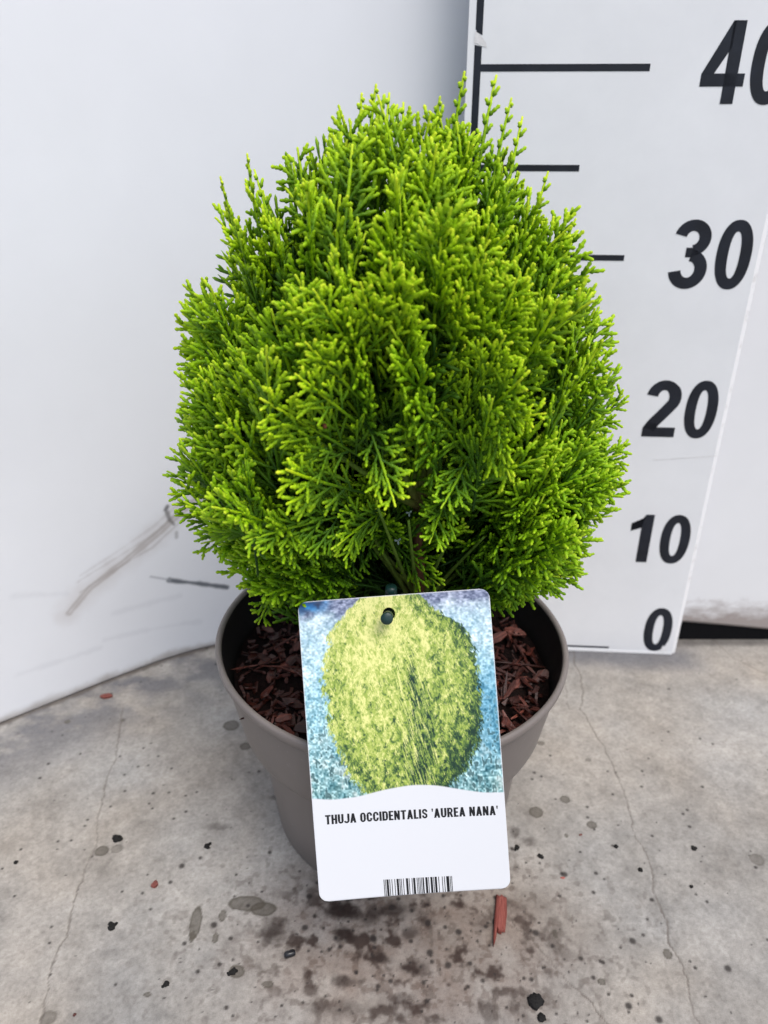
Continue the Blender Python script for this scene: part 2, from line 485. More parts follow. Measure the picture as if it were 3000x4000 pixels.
# ---- curved white sheet on the left and behind
def smooth_path(pts, n):
    pts = np.array(pts, float)
    P = np.vstack([2 * pts[0] - pts[1], pts, 2 * pts[-1] - pts[-2]])
    out = []
    for i in range(1, len(P) - 2):
        tt = np.linspace(0, 1, n, endpoint=False)[:, None]
        p0, p1, p2, p3 = P[i - 1:i + 3]
        out.append(.5 * ((2 * p1) + (-p0 + p2) * tt + (2 * p0 - 5 * p1 + 4 * p2 - p3) * tt ** 2 + (-p0 + 3 * p1 - 3 * p2 + p3) * tt ** 3))
    return np.vstack(out + [pts[-1:]])
plan = smooth_path([(-46, 26.2), (-26.77, 40.62), (-20.55, 45.29), (-16.68, 47.91), (-13.24, 49.56), (-8, 51.2), (-2, 52.2), (6, 52.6), (16, 52.5)], 40)
seg = np.r_[0, np.cumsum(np.hypot(*np.diff(plan, axis=0).T))]
def on_plan(s):
    return np.stack([np.interp(s, seg, plan[:, 0]), np.interp(s, seg, plan[:, 1])], -1)
def sheet_hit(px, py):
    """where the line of sight meets the sheet, as (s, z)"""
    v = ray(px, py)
    f = plan[:, 0] * v[1] - plan[:, 1] * v[0]
    i = np.where(np.sign(f[:-1]) != np.sign(f[1:]))[0][-1]
    w = f[i] / (f[i] - f[i + 1])
    p = plan[i] * (1 - w) + plan[i + 1] * w
    return seg[i] * (1 - w) + seg[i + 1] * w, CAMH + v[2] * (p[1] / v[1])
sA = sheet_hit(250, 2440)[0] - 1; sB = sheet_hit(930, 2300)[0] + 2
ss = np.unique(np.r_[np.arange(0, seg[-1], .5), seg[-1], np.arange(sA, sB, .09)])
zz = np.unique(np.r_[.1, np.arange(.14, 20, .1), np.arange(20, 62, .6)])
S, Zs = np.meshgrid(ss, zz, indexing='ij')
Cs = np.ones(S.shape + (3,)) * np.array([.80, .815, .85])
def sblend(m, col, k):
    global Cs
    m = np.clip(m * k, 0, 1)[..., None]
    Cs = Cs * (1 - m) + np.asarray(col) * m
def z6(x, y): return sheet_hit(x * .7836, 1700 + y * .7836)
fn = fbm(S * 1.0, Zs * 1.0, .8, 201, 4)
streak = [z6(345, 885), z6(450, 760), z6(620, 630), z6(800, 480), z6(920, 370), z6(1100, 230)]
d = seg_dist(S, Zs, streak)
along = fbm(S, Zs, 3, 205, 3)
sblend(sstep(1.5, .05, d + .8 * (fn - .5)), lin((196, 190, 188)), .4)
sblend(sstep(.22, .02, np.abs(d - .12) + .15 * (fn - .5)), lin((158, 149, 143)), .55)
for off, k in ((((0, 14), (0, 40)), .34), (((-10, -40), (0, -20)), .26), (((0, -70), (0, -60)), .2)):
    pts = [z6(400 + off[0][0], 800 + off[0][1] - 30), z6(600, 640 + off[0][1]), z6(760, 520 + off[1][1]), z6(950, 350 + off[1][1])]
    sblend(sstep(.16, .02, seg_dist(S, Zs, pts) + .2 * (fn - .45)), lin((150, 142, 137)), k)
sblend(sstep(.22, .05, seg_dist(S, Zs, [z6(825, 372), z6(835, 355)])), lin((70, 68, 68)), .8)
sblend(sstep(.2, .05, seg_dist(S, Zs, [z6(832, 385), z6(845, 420), z6(868, 445)]) + .2 * (fn - .5)), lin((95, 92, 90)), .7)
sblend(sstep(.2, .05, seg_dist(S, Zs, [z6(880, 485), z6(880, 510)])), lin((150, 148, 148)), .6)
mk = [z6(845, 722), z6(900, 730), z6(1010, 742), z6(1130, 758)]
sblend(sstep(.26, .08, seg_dist(S, Zs, mk) + .22 * (fn - .5)), lin((78, 84, 92)), .9)
sblend(sstep(.12, .03, seg_dist(S, Zs, [z6(750, 705), z6(850, 722)])), lin((170, 172, 178)), .8)
for q in (((560, 890), (900, 800)), ((60, 800), (330, 790)), ((520, 1020), (1000, 930)), ((100, 1190), (500, 1060))):
    sblend(sstep(.35, .03, seg_dist(S, Zs, [z6(*q[0]), z6(*q[1])]) + .4 * (fn - .45)), lin((190, 191, 198)), .2)
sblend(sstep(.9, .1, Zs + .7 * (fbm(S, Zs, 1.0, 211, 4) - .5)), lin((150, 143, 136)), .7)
PP = on_plan(S.ravel())
front = np.c_[PP, Zs.ravel()]
nrm = np.gradient(on_plan(ss), axis=0); nrm = np.stack([-nrm[:, 1], nrm[:, 0]], 1); nrm /= np.linalg.norm(nrm, axis=1)[:, None]
back = front.copy(); back[:, :2] += np.repeat(nrm, len(zz), axis=0) * .3
# back face coarse: only the rim of the grid is needed
nx, ny = len(ss), len(zz)
Q = list(map(tuple, grid_quads(nx, ny)))
VV = [front]; base_i = nx * ny
rim = [i * ny for i in range(nx)] + [(nx - 1) * ny + j for j in range(1, ny)] + [i * ny + ny - 1 for i in range(nx - 2, -1, -1)] + [j for j in range(ny - 2, 0, -1)]
VV.append(back[rim])
m_ = len(rim)
for a in range(m_):
    bq = (a + 1) % m_
    Q.append((rim[a], base_i + a, base_i + bq, rim[bq]))
lowr = list(range(nx)); upr = [nx - 1 + (ny - 1) + (nx - 1 - i) for i in range(nx)]
for i in range(nx - 1):
    Q.append((base_i + lowr[i], base_i + upr[i] % m_, base_i + upr[i + 1] % m_, base_i + lowr[i + 1]))
allV = np.vstack(VV)
allC = np.vstack([Cs.reshape(-1, 3), np.tile([.8, .81, .83], (m_, 1))])
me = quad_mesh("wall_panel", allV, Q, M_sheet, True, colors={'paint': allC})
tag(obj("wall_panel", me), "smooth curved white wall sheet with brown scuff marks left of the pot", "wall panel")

# ---- right-hand white panel standing off the floor; black strip added to make the gap black
rp = empty("side_panel", (34, 50, 0))
tag(rp, "white panel right of the number board with grime above a black gap", "panel")
pts = [(19.0, 1.95), (24, 1.75), (27, 1.45), (31, 1.0), (46, .9), (46, 60), (19.0, 60)]
V = []; Fc = []
n = len(pts)
prof = [(0.55, .35), (0.12, .12), (0, .0), (12, 0)]
for (yy, ins) in ((.5, -.32), (.15, -.12), (0, .12), ):
    for (x, z) in pts:
        V.append((x - 34, yy, z - (ins if z < 2 else 0) + .0 if z >= 2 else z + ins + .2))
for (x, z) in pts: V.append((x - 34, 12, (z - .1) if z < 2 else z))
for L in range(3):
    if L < 2:
        for i in range(n):
            j = (i + 1) % n
            Fc.append((L * n + i, (L + 1) * n + i, (L + 1) * n + j, L * n + j))
Fc.append(tuple(range(2 * n, 3 * n)))
for i in range(n):
    j = (i + 1) % n
    Fc.append((i, j, 3 * n + j, 3 * n + i))
pme = poly_mesh("panel", V, Fc, M_panel)
obj("panel", pme, rp)
obj("added_gap_strip", poly_mesh("added_gap_strip", *box(-15, 12, .25, 3.5, .0, 1.9), M_gap), rp)

# ================================================================== number board
BX0, BX1, BH = 4.61, 22.9, 60.0
def by(x): return 48.76 - .064 * (x - 14.4)
ang = math.atan(-.064)
brd = empty("height_board", (BX0, by(BX0), 0))
brd.rotation_euler = (0, 0, ang)
tag(brd, "tall white board with black height marks 0 to 40 behind the shrub", "ruler")
BW = (BX1 - BX0) / math.cos(ang)
V, Fc = box(0, BW - .34, 0, .5, .05, BH)
bm_me = poly_mesh("board", V, Fc, M_board)
obj("board", bm_me, brd)
V, Fc = box(BW - .338, BW, .06, .5, .05, BH)
for i in (1, 5):     # bevelled edge strip
    V[i] = (V[i][0], V[i][1] + .22, V[i][2])
obj("edge_strip", poly_mesh("edge_strip", V, Fc, M_edge), brd)
obj("foot_strip", poly_mesh("foot_strip", *box(7, BW - .36, -.035, -.001, .06, .26), M_edge), brd)
PRN = -.012
def flat(name, polys, mt, parent, y=PRN):
    V = []; Fc = []
    for p in polys:
        k = len(V); V += [(q[0], y, q[1]) for q in p]; Fc.append(tuple(range(k, k + len(p))))
    return obj(name, poly_mesh(name, V, Fc, mt), parent)
def bxl(x): return (x - BX0) / math.cos(ang)
lx0, lx1 = .39, .78
flat("scale_line", [[(lx0, .3), (lx1, .3), (lx1, 41.02), (lx0 - .01, 41.10)],
                    [(lx0 + .07, 41.78), (lx0 + .03, 41.72), (lx1, 41.55), (lx1, BH - .1), (lx0, BH - .1), (lx0, 41.82)]], M_black, brd)
for z, xe, h in ((0.52, 17.66, .16), (5, 11.38, .33), (10.2, 14.68, .30), (15, 11.38, .33), (20.05, 14.67, .34), (25, 11.38, .34), (29.92, 14.66, .34), (34.92, 11.38, .35), (40.0, 14.63, .36), (45, 11.38, .36), (50, 14.6, .36)):
    flat("mark_line", [[(lx1 - .05, z - h / 2), (bxl(xe), z - h / 2), (bxl(xe), z + h / 2), (lx1 - .05, z + h / 2)]], M_black, brd, PRN - .002)
# torn tape across the line
V = []
tp = [(.34, 41.30), (.36, 41.12), (.46, 41.2), (.62, 41.1), (.85, 41.02), (1.05, 40.98), (1.0, 41.2), (.8, 41.42), (.6, 41.6), (.38, 41.76)]
tape = flat("tape_scrap", [tp], M_tape, brd, -.022)
tape['label'] = "torn scrap of pale tape across the black line"

# digits as inked strokes: bold figures 4 cm tall
def strip(c, w):
    c = np.array(c, float); k = len(c)
    t_ = np.gradient(c, axis=0); t_ /= np.linalg.norm(t_, axis=1)[:, None]
    nn = np.stack([-t_[:, 1], t_[:, 0]], 1)
    w = np.broadcast_to(np.asarray(w, float), (k,))
    a = c + nn * (w / 2)[:, None]; b_ = c - nn * (w / 2)[:, None]
    return [[tuple(a[i]), tuple(a[i + 1]), tuple(b_[i + 1]), tuple(b_[i])] for i in range(k - 1)]
def arc(cx, cz, rx, rz, a0, a1, n=24):
    a = np.radians(np.linspace(a0, a1, n))
    return [(cx + rx * math.cos(q), cz + rz * math.sin(q)) for q in a]
def ring(cx, cz, ro, rzo, ri, rzi, n=48, e=2.25):
    o = []
    def pt(rx, rz, q):
        c_, s_ = math.cos(q), math.sin(q)
        return (cx + rx * math.copysign(abs(c_) ** (2 / e), c_), cz + rz * math.copysign(abs(s_) ** (2 / e), s_))
    for k in range(n):
        q0, q1 = 2 * math.pi * k / n, 2 * math.pi * (k + 1) / n
        o.append([pt(ro, rzo, q0), pt(ro, rzo, q1), pt(ri, rzi, q1), pt(ri, rzi, q0)])
    return o
def digit(ch):      # unit box about 2.05 wide, 4 tall
    if ch == '0': return ring(1.02, 2.0, 1.05, 2.05, .35, 1.38)
    if ch == '1': return [[(.78, 0), (1.52, 0), (1.52, 4.0), (.98, 4.0), (.78, 3.66)], [(.1, 2.62), (.78, 2.98), (.98, 4.0), (.72, 3.6), (.1, 3.24)], [(.1, 2.62), (.8, 2.92), (.8, 3.7), (.1, 3.26)]]
    if ch == '2':
        c_ = arc(1.0, 2.82, .70, .86, 172, -28, 22) + [(1.35, 2.02), (1.02, 1.55), (.62, 1.0), (.38, .55)]
        w = [.68] * 14 + [.74] * 12
        return strip(c_, w[:len(c_)]) + [[(.02, 0), (2.02, 0), (2.02, .70), (.02, .70)], [(.02, .65), (.9, .65), (.8, 1.0), (.3, 1.0)]]
    if ch == '3':
        return strip(arc(.98, 2.98, .68, .74, 168, -78, 24), .66) + strip(arc(.98, 1.13, .72, .84, 86, -172, 26), .69) + [[(.72, 1.85), (1.2, 1.85), (1.2, 2.42), (.72, 2.42)]]
    if ch == '4':
        return [[(1.18, 0), (1.82, 0), (1.82, 4.0), (1.18, 4.0)], [(0, .86), (2.18, .86), (2.18, 1.50), (0, 1.50)], [(0, 1.48), (.62, 1.48), (1.30, 2.75), (1.30, 4.0), (1.18, 4.0)]]
def numeral(text, x, z, h):
    polys = []; px = x
    for ch in text:
        s = h / 4.0; kx = 1.0 if ch == '0' else 1.09; ox = .26 if ch == '1' else 0
        for p in digit(ch):
            polys.append([(px + (q[0] + ox) * s * kx, z + q[1] * s) for q in p])
        px += 2.64
    return flat("numeral", polys, M_black, brd, PRN - .004)
for txt, x, z in (("0", 20.14, .40), ("10", 17.42, 8.40), ("20", 17.42, 18.30), ("30", 17.50, 28.17), ("40", 17.44, 38.22)):
    numeral(txt, bxl(x), z, 3.95)
# chipped corner of the zero
flat("chipped_spot", [[(bxl(21.55), .3), (bxl(22.2), .3), (bxl(22.1), .85), (bxl(21.92), .72), (bxl(21.75), .95), (bxl(21.7), .6)]], M_edge, brd, PRN - .008)
# film edge on the lower half
flat("film_edge", [[(bxl(18.5), 16.55), (bxl(22.75), 17.0), (bxl(22.75), 17.04), (bxl(18.5), 16.6)]], M_tape, brd, PRN - .003)

# ================================================================== pot
PX, PY, RT, HT = 0.45, 34.3, 9.55, 12.6
pot = empty("plant_pot", (PX, PY, 0))
tag(pot, "taupe grey round plastic pot with a wide collar holding the shrub", "plant pot")
def sag(V):     # the soft rim leans a little to the right
    V = np.array(V, float)
    V[:, 2] -= .030 * V[:, 0] * np.clip(V[:, 2] / HT, 0, 1) ** 2
    return V
outer = [(0, .25), (6.1, .25), (6.6, 0), (6.85, .05), (6.97, .3), (7.32, 4.0), (7.62, 6.6), (7.78, 7.25), (8.15, 7.55), (8.45, 7.75), (8.56, 8.05), (8.72, 9.0), (9.10, 11.2), (9.22, 11.95)]
V, Q = lathe(outer, 128)
obj("pot_wall", quad_mesh("pot_wall", sag(V), Q, M_pot), pot)
lip = [(9.20, 11.9), (9.40, 12.02), (9.50, 12.25), (9.52, 12.5), (9.44, 12.62), (9.28, 12.63), (9.20, 12.52), (9.16, 12.2)]
V, Q = lathe(lip, 128, closed=True)
obj("rim", quad_mesh("rim", sag(V), Q, M_pot), pot)
inner = [(9.185, 12.45), (9.05, 11.6), (8.5, 8.6), (7.5, 6.9), (6.4, .5), (0, .45)]
V, Q = lathe(inner, 128)
obj("pot_lining", quad_mesh("pot_lining", sag(V), Q[:, ::-1], M_potin), pot)

# ---- soil and bark mulch in the pot
SOIL = 10.35
mulch = empty("bark_mulch", (PX, PY, SOIL))
tag(mulch, "dark red-brown bark mulch filling the pot around the stem", "mulch")
rr_ = np.linspace(0, 8.72, 40); aa = np.linspace(0, 2 * math.pi, 120, endpoint=False)
V = []
for r in rr_:
    for a in aa:
        x, y = r * math.cos(a), r * math.sin(a)
        V.append((x, y, .9 * (fbm(np.array(x), np.array(y), 2.2, 301, 3) - .5) + .25 * (vnoise(np.array(x), np.array(y), .5, 305) - .5) - .03 * x - .15))
Q = [(i * 120 + k, i * 120 + (k + 1) % 120, (i + 1) * 120 + (k + 1) % 120, (i + 1) * 120 + k) for i in range(39) for k in range(120)]
obj("soil", quad_mesh("soil", V, Q, M_soil), mulch)
def chip_mesh(name, l, w, h, seed, mt):
    r = np.random.default_rng(seed)
    ns = 5
    V = []; Fc = []
    bend = r.uniform(-.05, .05) * l
    for i in range(ns):
        u = i / (ns - 1)
        x = (u - .5) * l + r.uniform(-.04, .04) * l
        ww = w * (1 - .55 * abs(2 * u - 1) ** 3) * r.uniform(.75, 1.1)
        hh = h * r.uniform(.6, 1.1) * (1 - .5 * abs(2 * u - 1) ** 3)
        yo = bend * (2 * u - 1) ** 2 + r.uniform(-.06, .06) * w
        for (sy, sz) in ((-1, -1), (1, -1), (1.0, .6), (.2, 1), (-.9, .8)):
            V.append((x + r.uniform(-.06, .06) * l, yo + sy * ww / 2 * r.uniform(.85, 1.1), sz * hh / 2 * r.uniform(.8, 1.15)))
    for i in range(ns - 1):
        for k in range(5):
            Fc.append((i * 5 + k, i * 5 + (k + 1) % 5, (i + 1) * 5 + (k + 1) % 5, (i + 1) * 5 + k))
    Fc.append((4, 3, 2, 1, 0)); Fc.append(tuple(range((ns - 1) * 5, ns * 5)))
    return poly_mesh(name, V, Fc, mt)
chips = [chip_mesh("wood_chip", l, w, h, 400 + i, M_bark) for i, (l, w, h) in enumerate([(2.0, .5, .16), (1.5, .6, .2), (2.6, .30, .14), (1.1, .7, .22), (1.8, .2, .12), (2.2, .8, .16), (1.3, .3, .14), (.9, .5, .2), (3.4, .2, .12), (1.6, .9, .2), (1.0, .2, .1), (.7, .35, .15)])]
rc = np.random.default_rng(77)
cnt = 0
def put_chip(rmin, rmax, a0, a1, zlift, scl=(.45, .95)):
    a = rc.uniform(a0, a1); r = math.sqrt(rc.uniform(rmin ** 2, rmax ** 2))
    x, y = r * math.cos(a), r * math.sin(a)
    o = bpy.data.objects.new("wood_chip", chips[rc.integers(len(chips))])
    o.location = (x * CM, y * CM, (zlift + .9 * (float(fbm(np.array(x), np.array(y), 2.2, 301, 3)) - .5) - .03 * x) * CM)
    o.rotation_euler = (rc.normal(0, .4), rc.normal(0, .3), rc.uniform(0, 6.28))
    s = rc.uniform(*scl) * (.6 if rc.random() < .25 else 1); o.scale = (s, s * rc.uniform(.7, 1.2), s)
    link(o, mulch)
for k in range(150): put_chip(2.6, 8.3, -1.25, .45, rc.uniform(-.05, .4))        # to the right of the label
for k in range(138): put_chip(2.6, 8.3, math.pi - .45, math.pi + 1.25, rc.uniform(-.05, .4))
for k in range(10): put_chip(1.0, 8.0, .8, 2.4, rc.uniform(0, .25))
# smaller crumbs of bark between the chips, too small to pick apart
Vb = []; Fb = []
for k in range(900):
    a = rc.uniform(0, 6.283); r = 8.4 * math.sqrt(rc.random()); x, y = r * math.cos(a), r * math.sin(a)
    z = .9 * (float(fbm(np.array(x), np.array(y), 2.2, 301, 3)) - .5) - .03 * x + rc.uniform(-.05, .15)
    l, w, h = rc.uniform(.15, .45), rc.uniform(.05, .14), rc.uniform(.04, .10)
    R3 = np.array(Matrix.Rotation(rc.uniform(0, 6.28), 3, 'Z') @ Matrix.Rotation(rc.normal(0, .5), 3, 'Y') @ Matrix.Rotation(rc.normal(0, .5), 3, 'X'))
    v, f = box(-l, l, -w, w, -h, h)
    v = (np.array(v) * rc.uniform(.6, 1.1, (8, 3))) @ R3.T + [x, y, z]
    Fb += [tuple(q + len(Vb) for q in ff) for ff in f]; Vb += [tuple(q) for q in v]
o = obj("bark_crumbs", poly_mesh("bark_crumbs", Vb, Fb, M_bark), mulch); o['kind'] = "stuff"

# ================================================================== shrub
shrub = empty("thuja_shrub", (PX, PY, SOIL))
tag(shrub, "dwarf golden-green thuja shrub with flat feathery sprays in the grey pot", "shrub")
SO = np.array([PX, PY, SOIL])

SEG = .22
def chain_rings(p, phi, psi, L, r0, r1, kap, kpsi, lod, tipw, stem=False):
    """rings of one scaly shoot: returns centres, tangent angle, half widths"""
    if lod:
        st = np.array([0, .35, .8, 1.0]) * L; fa = np.array([.8, 1.05, 1.15, .25]); fb = fa * .75
    else:
        ns = max(2, int(round(L / SEG))); q = []
        fa = []; fb = []
        for i in range(ns):
            last = i == ns - 1
            for f_, k in ((0.0, .58), (.60, 1.22 if not last else 1.05), (.88, 1.2 if not last else .62)):
                q.append((i + f_) / ns)
                if i % 2 == 0: fa.append(k * 1.12); fb.append(.62 + .12 * k)
                else: fa.append(.80 + .14 * k); fb.append(k * .84)
        q.append(1.0); fa.append(.12); fb.append(.10)
        st = np.array(q) * L; fa = np.array(fa); fb = np.array(fb)
        if stem: fa = .85 + (fa - .85) * .35; fb = .8 + (fb - .8) * .35; fa[-1] = fb[-1] = .2
    u = st / L
    r = (r0 + (r1 - r0) * np.minimum(1, u * 1.7) ** .8) * (1 - .32 * np.clip((u - .62) / .38, 0, 1) ** 1.5)
    n = 60
    s_ = np.linspace(0, L, n); ph = phi + kap * s_ + 0 * s_; pz = psi + kpsi * s_
    dx, dy, dz = np.sin(ph) * np.cos(pz), np.sin(pz), np.cos(ph) * np.cos(pz)
    ds = L / (n - 1)
    c_ = np.stack([np.r_[0, np.cumsum((q_[1:] + q_[:-1]) / 2 * ds)] for q_ in (dx, dy, dz)], 1) + p
    P = np.stack([np.interp(st, s_, c_[:, k]) for k in range(3)], 1)
    phr = phi + kap * st
    return P, phr, r * fa, r * fb, st
def make_spray(seed, L0=8.0, lod=False, wide=1.0, sparse=1.0, bare=.14):
    r = np.random.default_rng(seed)
    V = []; Q = []; T = []
    ng = 4 if lod else 6
    nv = [0]
    def add(p, phi, psi, L, r0, r1, kap, kpsi, t0, t1, stem=False):
        P, ph, A, B, st = chain_rings(p, phi, psi, L, r0, r1, kap, kpsi, lod, 1, stem)
        k = len(P)
        side = np.stack([np.cos(ph), 0 * ph, -np.sin(ph)], 1); nor = np.array([0, 1.0, 0])
        th = 2 * math.pi * np.arange(ng) / ng
        R_ = P[:, None, :] + A[:, None, None] * np.cos(th)[None, :, None] * side[:, None, :] + B[:, None, None] * np.sin(th)[None, :, None] * nor
        V.append(R_.reshape(-1, 3))
        i, j = np.meshgrid(np.arange(k - 1), np.arange(ng), indexing='ij')
        a = (i * ng + j); b_ = (i * ng + (j + 1) % ng)
        Q.append(np.stack([a, b_, b_ + ng, a + ng], -1).reshape(-1, 4) + nv[0])
        nv[0] += k * ng
        u = st / L
        T.append(np.repeat(t0 + (t1 - t0) * u ** .9, ng))
        return lambda s: (np.array([np.interp(s, st, P[:, q]) for q in range(3)]), phi + kap * s)
    kap0 = r.normal(0, .035); kp0 = r.normal(0, .03)
    main = add(np.zeros(3), 0, 0, L0, .066, .085, kap0, kp0, .12, .95, True)
    sgn = 1 if r.random() < .5 else -1
    s = L0 * (bare + r.uniform(0, .06))
    while s < L0 - .3:
        p, ph = main(s); f = s / L0
        env = min(1.0, .5 + 1.5 * (f - .12)) * wide
        lb = ((L0 - s) * .50 + .62) * env * r.uniform(.72, 1.22)
        lb = min(lb, 4.2)
        an = sgn * math.radians(43 - 12 * f + r.normal(0, 6))
        psi = r.normal(0, .15)
        k1 = -sgn * r.uniform(.0, .10)
        sd = add(p, ph + an, psi, lb, .056, .092, k1, r.normal(0, .05), .10 + .3 * f, .62 + .40 * f, lb > 1.8)
        if lb > .8:
            s2 = r.uniform(.34, .52); sg2 = sgn if r.random() < .6 else -sgn
            while s2 < lb - .26:
                p2, ph2 = sd(s2); f2 = s2 / lb
                l2 = min(2.1, ((lb - s2) * .46 + .46) * r.uniform(.72, 1.22))
                t1 = min(.94, .48 + .33 * f + .28 * f2)
                a2 = sg2 * math.radians(40 - 8 * f2 + r.normal(0, 6))
                b2 = add(p2, ph2 + a2, psi + r.normal(0, .2), l2, .054, .093, -sg2 * r.uniform(0, .16), r.normal(0, .08), .20 + .42 * f, t1)
                if l2 > 1.2:
                    s3 = r.uniform(.34, .45); sg3 = sg2
                    while s3 < l2 - .34:
                        p3, ph3 = b2(s3)
                        l3 = ((l2 - s3) * .40 + .30) * r.uniform(.8, 1.15)
                        add(p3, ph3 + sg3 * math.radians(38 + r.normal(0, 6)), psi + r.normal(0, .22), l3, .052, .089, 0, 0, .26 + .38 * f, t1)
                        sg3 = -sg3; s3 += r.uniform(.32, .42)
                sg2 = -sg2; s2 += r.uniform(.31, .42) * sparse
        sgn = -sgn; s += r.uniform(.34, .48) * (1.15 - .35 * f) * sparse
    return np.vstack(V), np.vstack(Q), np.concatenate(T)

LEN = [8.0, 8.0, 8.0, 7.0, 7.0, 9.0, 9.0, 6.0, 6.0, 7.5, 5.0, 5.0]
WID = [1.0, .8, 1.15, 1.0, .75, .9, 1.1, 1.0, .75, .65, 1.0, .8]
sprays = []
BARE = [.14] * 12 + [.42, .48, .1, .1]
LEN += [8.5, 7.5, 6.0, 7.0]; WID += [1.0, .85, .34, .42]
for i, (l, w) in enumerate(zip(LEN, WID)):
    V, Q, T = make_spray(500 + i, l, False, w, 1.0, BARE[i])
    sprays.append((quad_mesh("foliage_spray", V, Q, M_leaf, True, attrs={'tip': T}), l))
low = [make_spray(600 + i, l, True, 1.0, 1.35) + (l,) for i, l in enumerate((7.0, 8.0, 6.0, 7.5))]

def frame(d, nrm_hint):
    """matrix with local z along d and local y (the face of the flat spray) towards the hint"""
    d = np.asarray(d, float); d = d / np.linalg.norm(d)
    y = np.asarray(nrm_hint, float); y = y - d * (y @ d)
    if np.linalg.norm(y) < 1e-4: y = np.cross(d, [1, 0, 0.3])
    y /= np.linalg.norm(y); x = np.cross(y, d)
    return np.stack([x, y, d], 1)
def place(me_l, basep, d, hint, scale=1.0, gold=None):
    me_, l = me_l
    o = bpy.data.objects.new("foliage_spray", me_)
    if gold is None: gold = float(np.clip((basep[2] + d[2] * l - 19) / 15, 0, 1))      # the upper growth is more golden
    o.color = (.82 + .40 * gold, .92 + .24 * gold, .8, 1)
    Rm = frame(d, hint)
    M = Matrix(((*Rm[0] * scale, (basep[0] - SO[0]) * CM), (*Rm[1] * scale, (basep[1] - SO[1]) * CM), (*Rm[2] * scale, (basep[2] - SO[2]) * CM), (0, 0, 0, 1)))
    link(o, shrub)
    o.matrix_local = M
    return o
# outline of the crown: height (cm above the floor) against radius, left and right
zL = np.array([13.5, 15, 16.6, 18.2, 20, 22, 23.6, 26.2, 27.8, 29.4, 31.3, 34, 35.6, 37.2, 38.4, 39.4])
rL = np.array([5.5, 6.6, 7.6, 8.3, 8.9, 9.9, 10.5, 10.0, 9.4, 9.0, 8.5, 7.4, 6.0, 3.9, 2.2, .5])
zR = np.array([13.5, 15, 16.6, 17.7, 20, 23, 25.5, 27.5, 31.5, 33, 34, 35.7, 37.2, 38.6, 39.8])
rR = np.array([5.5, 7.2, 8.8, 9.4, 9.9, 10.6, 10.7, 9.4, 8.1, 7.5, 6.6, 5.1, 3.6, 2.2, .6])
def rad(z, az):
    w = .5 + .5 * math.cos(az)      # 1 to the right
    fr = max(0, -math.sin(az)) * float(np.clip((25 - z) / 6, 0, 1))       # the foot of the crown tucks in towards the viewer
    return (np.interp(z, zL, rL) * (1 - w) + np.interp(z, zR, rR) * w) * (1 - .14 * fr)
elz = [13, 15.5, 18, 21, 24, 28, 32, 35, 38, 40]; ele = [-6, 4, 15, 33, 49, 61, 69, 75, 82, 88]
def shoot_dir(az, z, r_):
    e = math.radians(float(np.interp(z, elz, ele)) + r_.normal(0, 9)); a = az + r_.normal(0, .22)
    return np.array([math.cos(e) * math.cos(a), math.cos(e) * math.sin(a), math.sin(e)])
CXA = 0.55
rs = np.random.default_rng(2024)
branch_bases = []
def surface_spots(n, azlo, azhi, seed, zlo=16.2, zhi=38.7, front_open=True):
    """evenly spread spots on the crown, thinned where the front of the shrub is open"""
    r_ = np.random.default_rng(seed); out = []
    tries = 0
    while len(out) < n and tries < 60000:
        tries += 1
        z = r_.uniform(zlo, zhi); az = r_.uniform(azlo, azhi)
        R0 = rad(z, az)
        if r_.random() > (R0 + 1.2) / 13: continue
        da = (az + math.pi / 2 + math.pi) % (2 * math.pi) - math.pi      # angle from the side facing the camera
        if front_open and z < 31.5 and abs(da - .04) < .80 - .02 * max(0, z - 24): continue
        if z < 17.7 + 3.6 * max(0, math.cos(da)): continue
        p = np.array([CXA + .14 * max(0, z - 33) + R0 * math.cos(az), PY + R0 * math.sin(az), z])
        mind = 2.3 * (1 - tries / 60000)
        if any((p - q[0]) @ (p - q[0]) < mind * mind for q in out[-400:]): continue
        out.append((p, az, z, R0))
    return out
spots = surface_spots(222, -math.pi / 2 - 1.95, -math.pi / 2 + 1.95, 31)
for (p, az, z, R0) in spots:
    d = shoot_dir(az, z, rs)
    me_l = sprays[rs.integers(12)]
    if z > 36: me_l = sprays[rs.choice([3, 4, 7, 8, 10, 11])]
    L = me_l[1]
    lump = float(fbm(np.array(az * 9.0), np.array(z), 4.0, 333, 2)) - .5      # the crown grows in clumps
    out = 5.5 * lump - .7 + rs.uniform(-1.2, .6)
    if rs.random() < .10: out = rs.uniform(.3, 1.2)
    tipp = p + d * float(np.clip(out, -3.6, -.1 if z > 37.5 else .3 if (z > 36.5 or abs(math.cos(az)) > .7) else .9))
    for _ in range(4):      # low sprays must spring from inside the crown
        bq = tipp - d * L
        if bq[2] > 16.5 or math.hypot(bq[0] - CXA, bq[1] - PY) < 4.0: break
        d = d + .45 * np.array([math.cos(az), math.sin(az), -.1]); d /= np.linalg.norm(d)
    dv = tipp - _O; dep = dv @ _F      # keep clear of the label, which hangs in front of the foliage
    if dep < 36.5 and 585 < (1500 + FPX * dv[0] / dep) / KD < 1110 and (2000 - FPX * (dv @ _U) / dep) / KD > 1215: continue
    tang = np.array([-math.sin(az), math.cos(az), 0])
    rad_v = np.array([math.cos(az), math.sin(az), 0.2])
    w = rs.uniform(0, math.pi)
    hint = rad_v * math.cos(w) + tang * math.sin(w) if rs.random() < .5 else rad_v + tang * rs.normal(0, .5)
    place(me_l, tipp - d * L, d, hint, rs.uniform(.9, 1.05))
    branch_bases.append(tipp - d * L * .9)

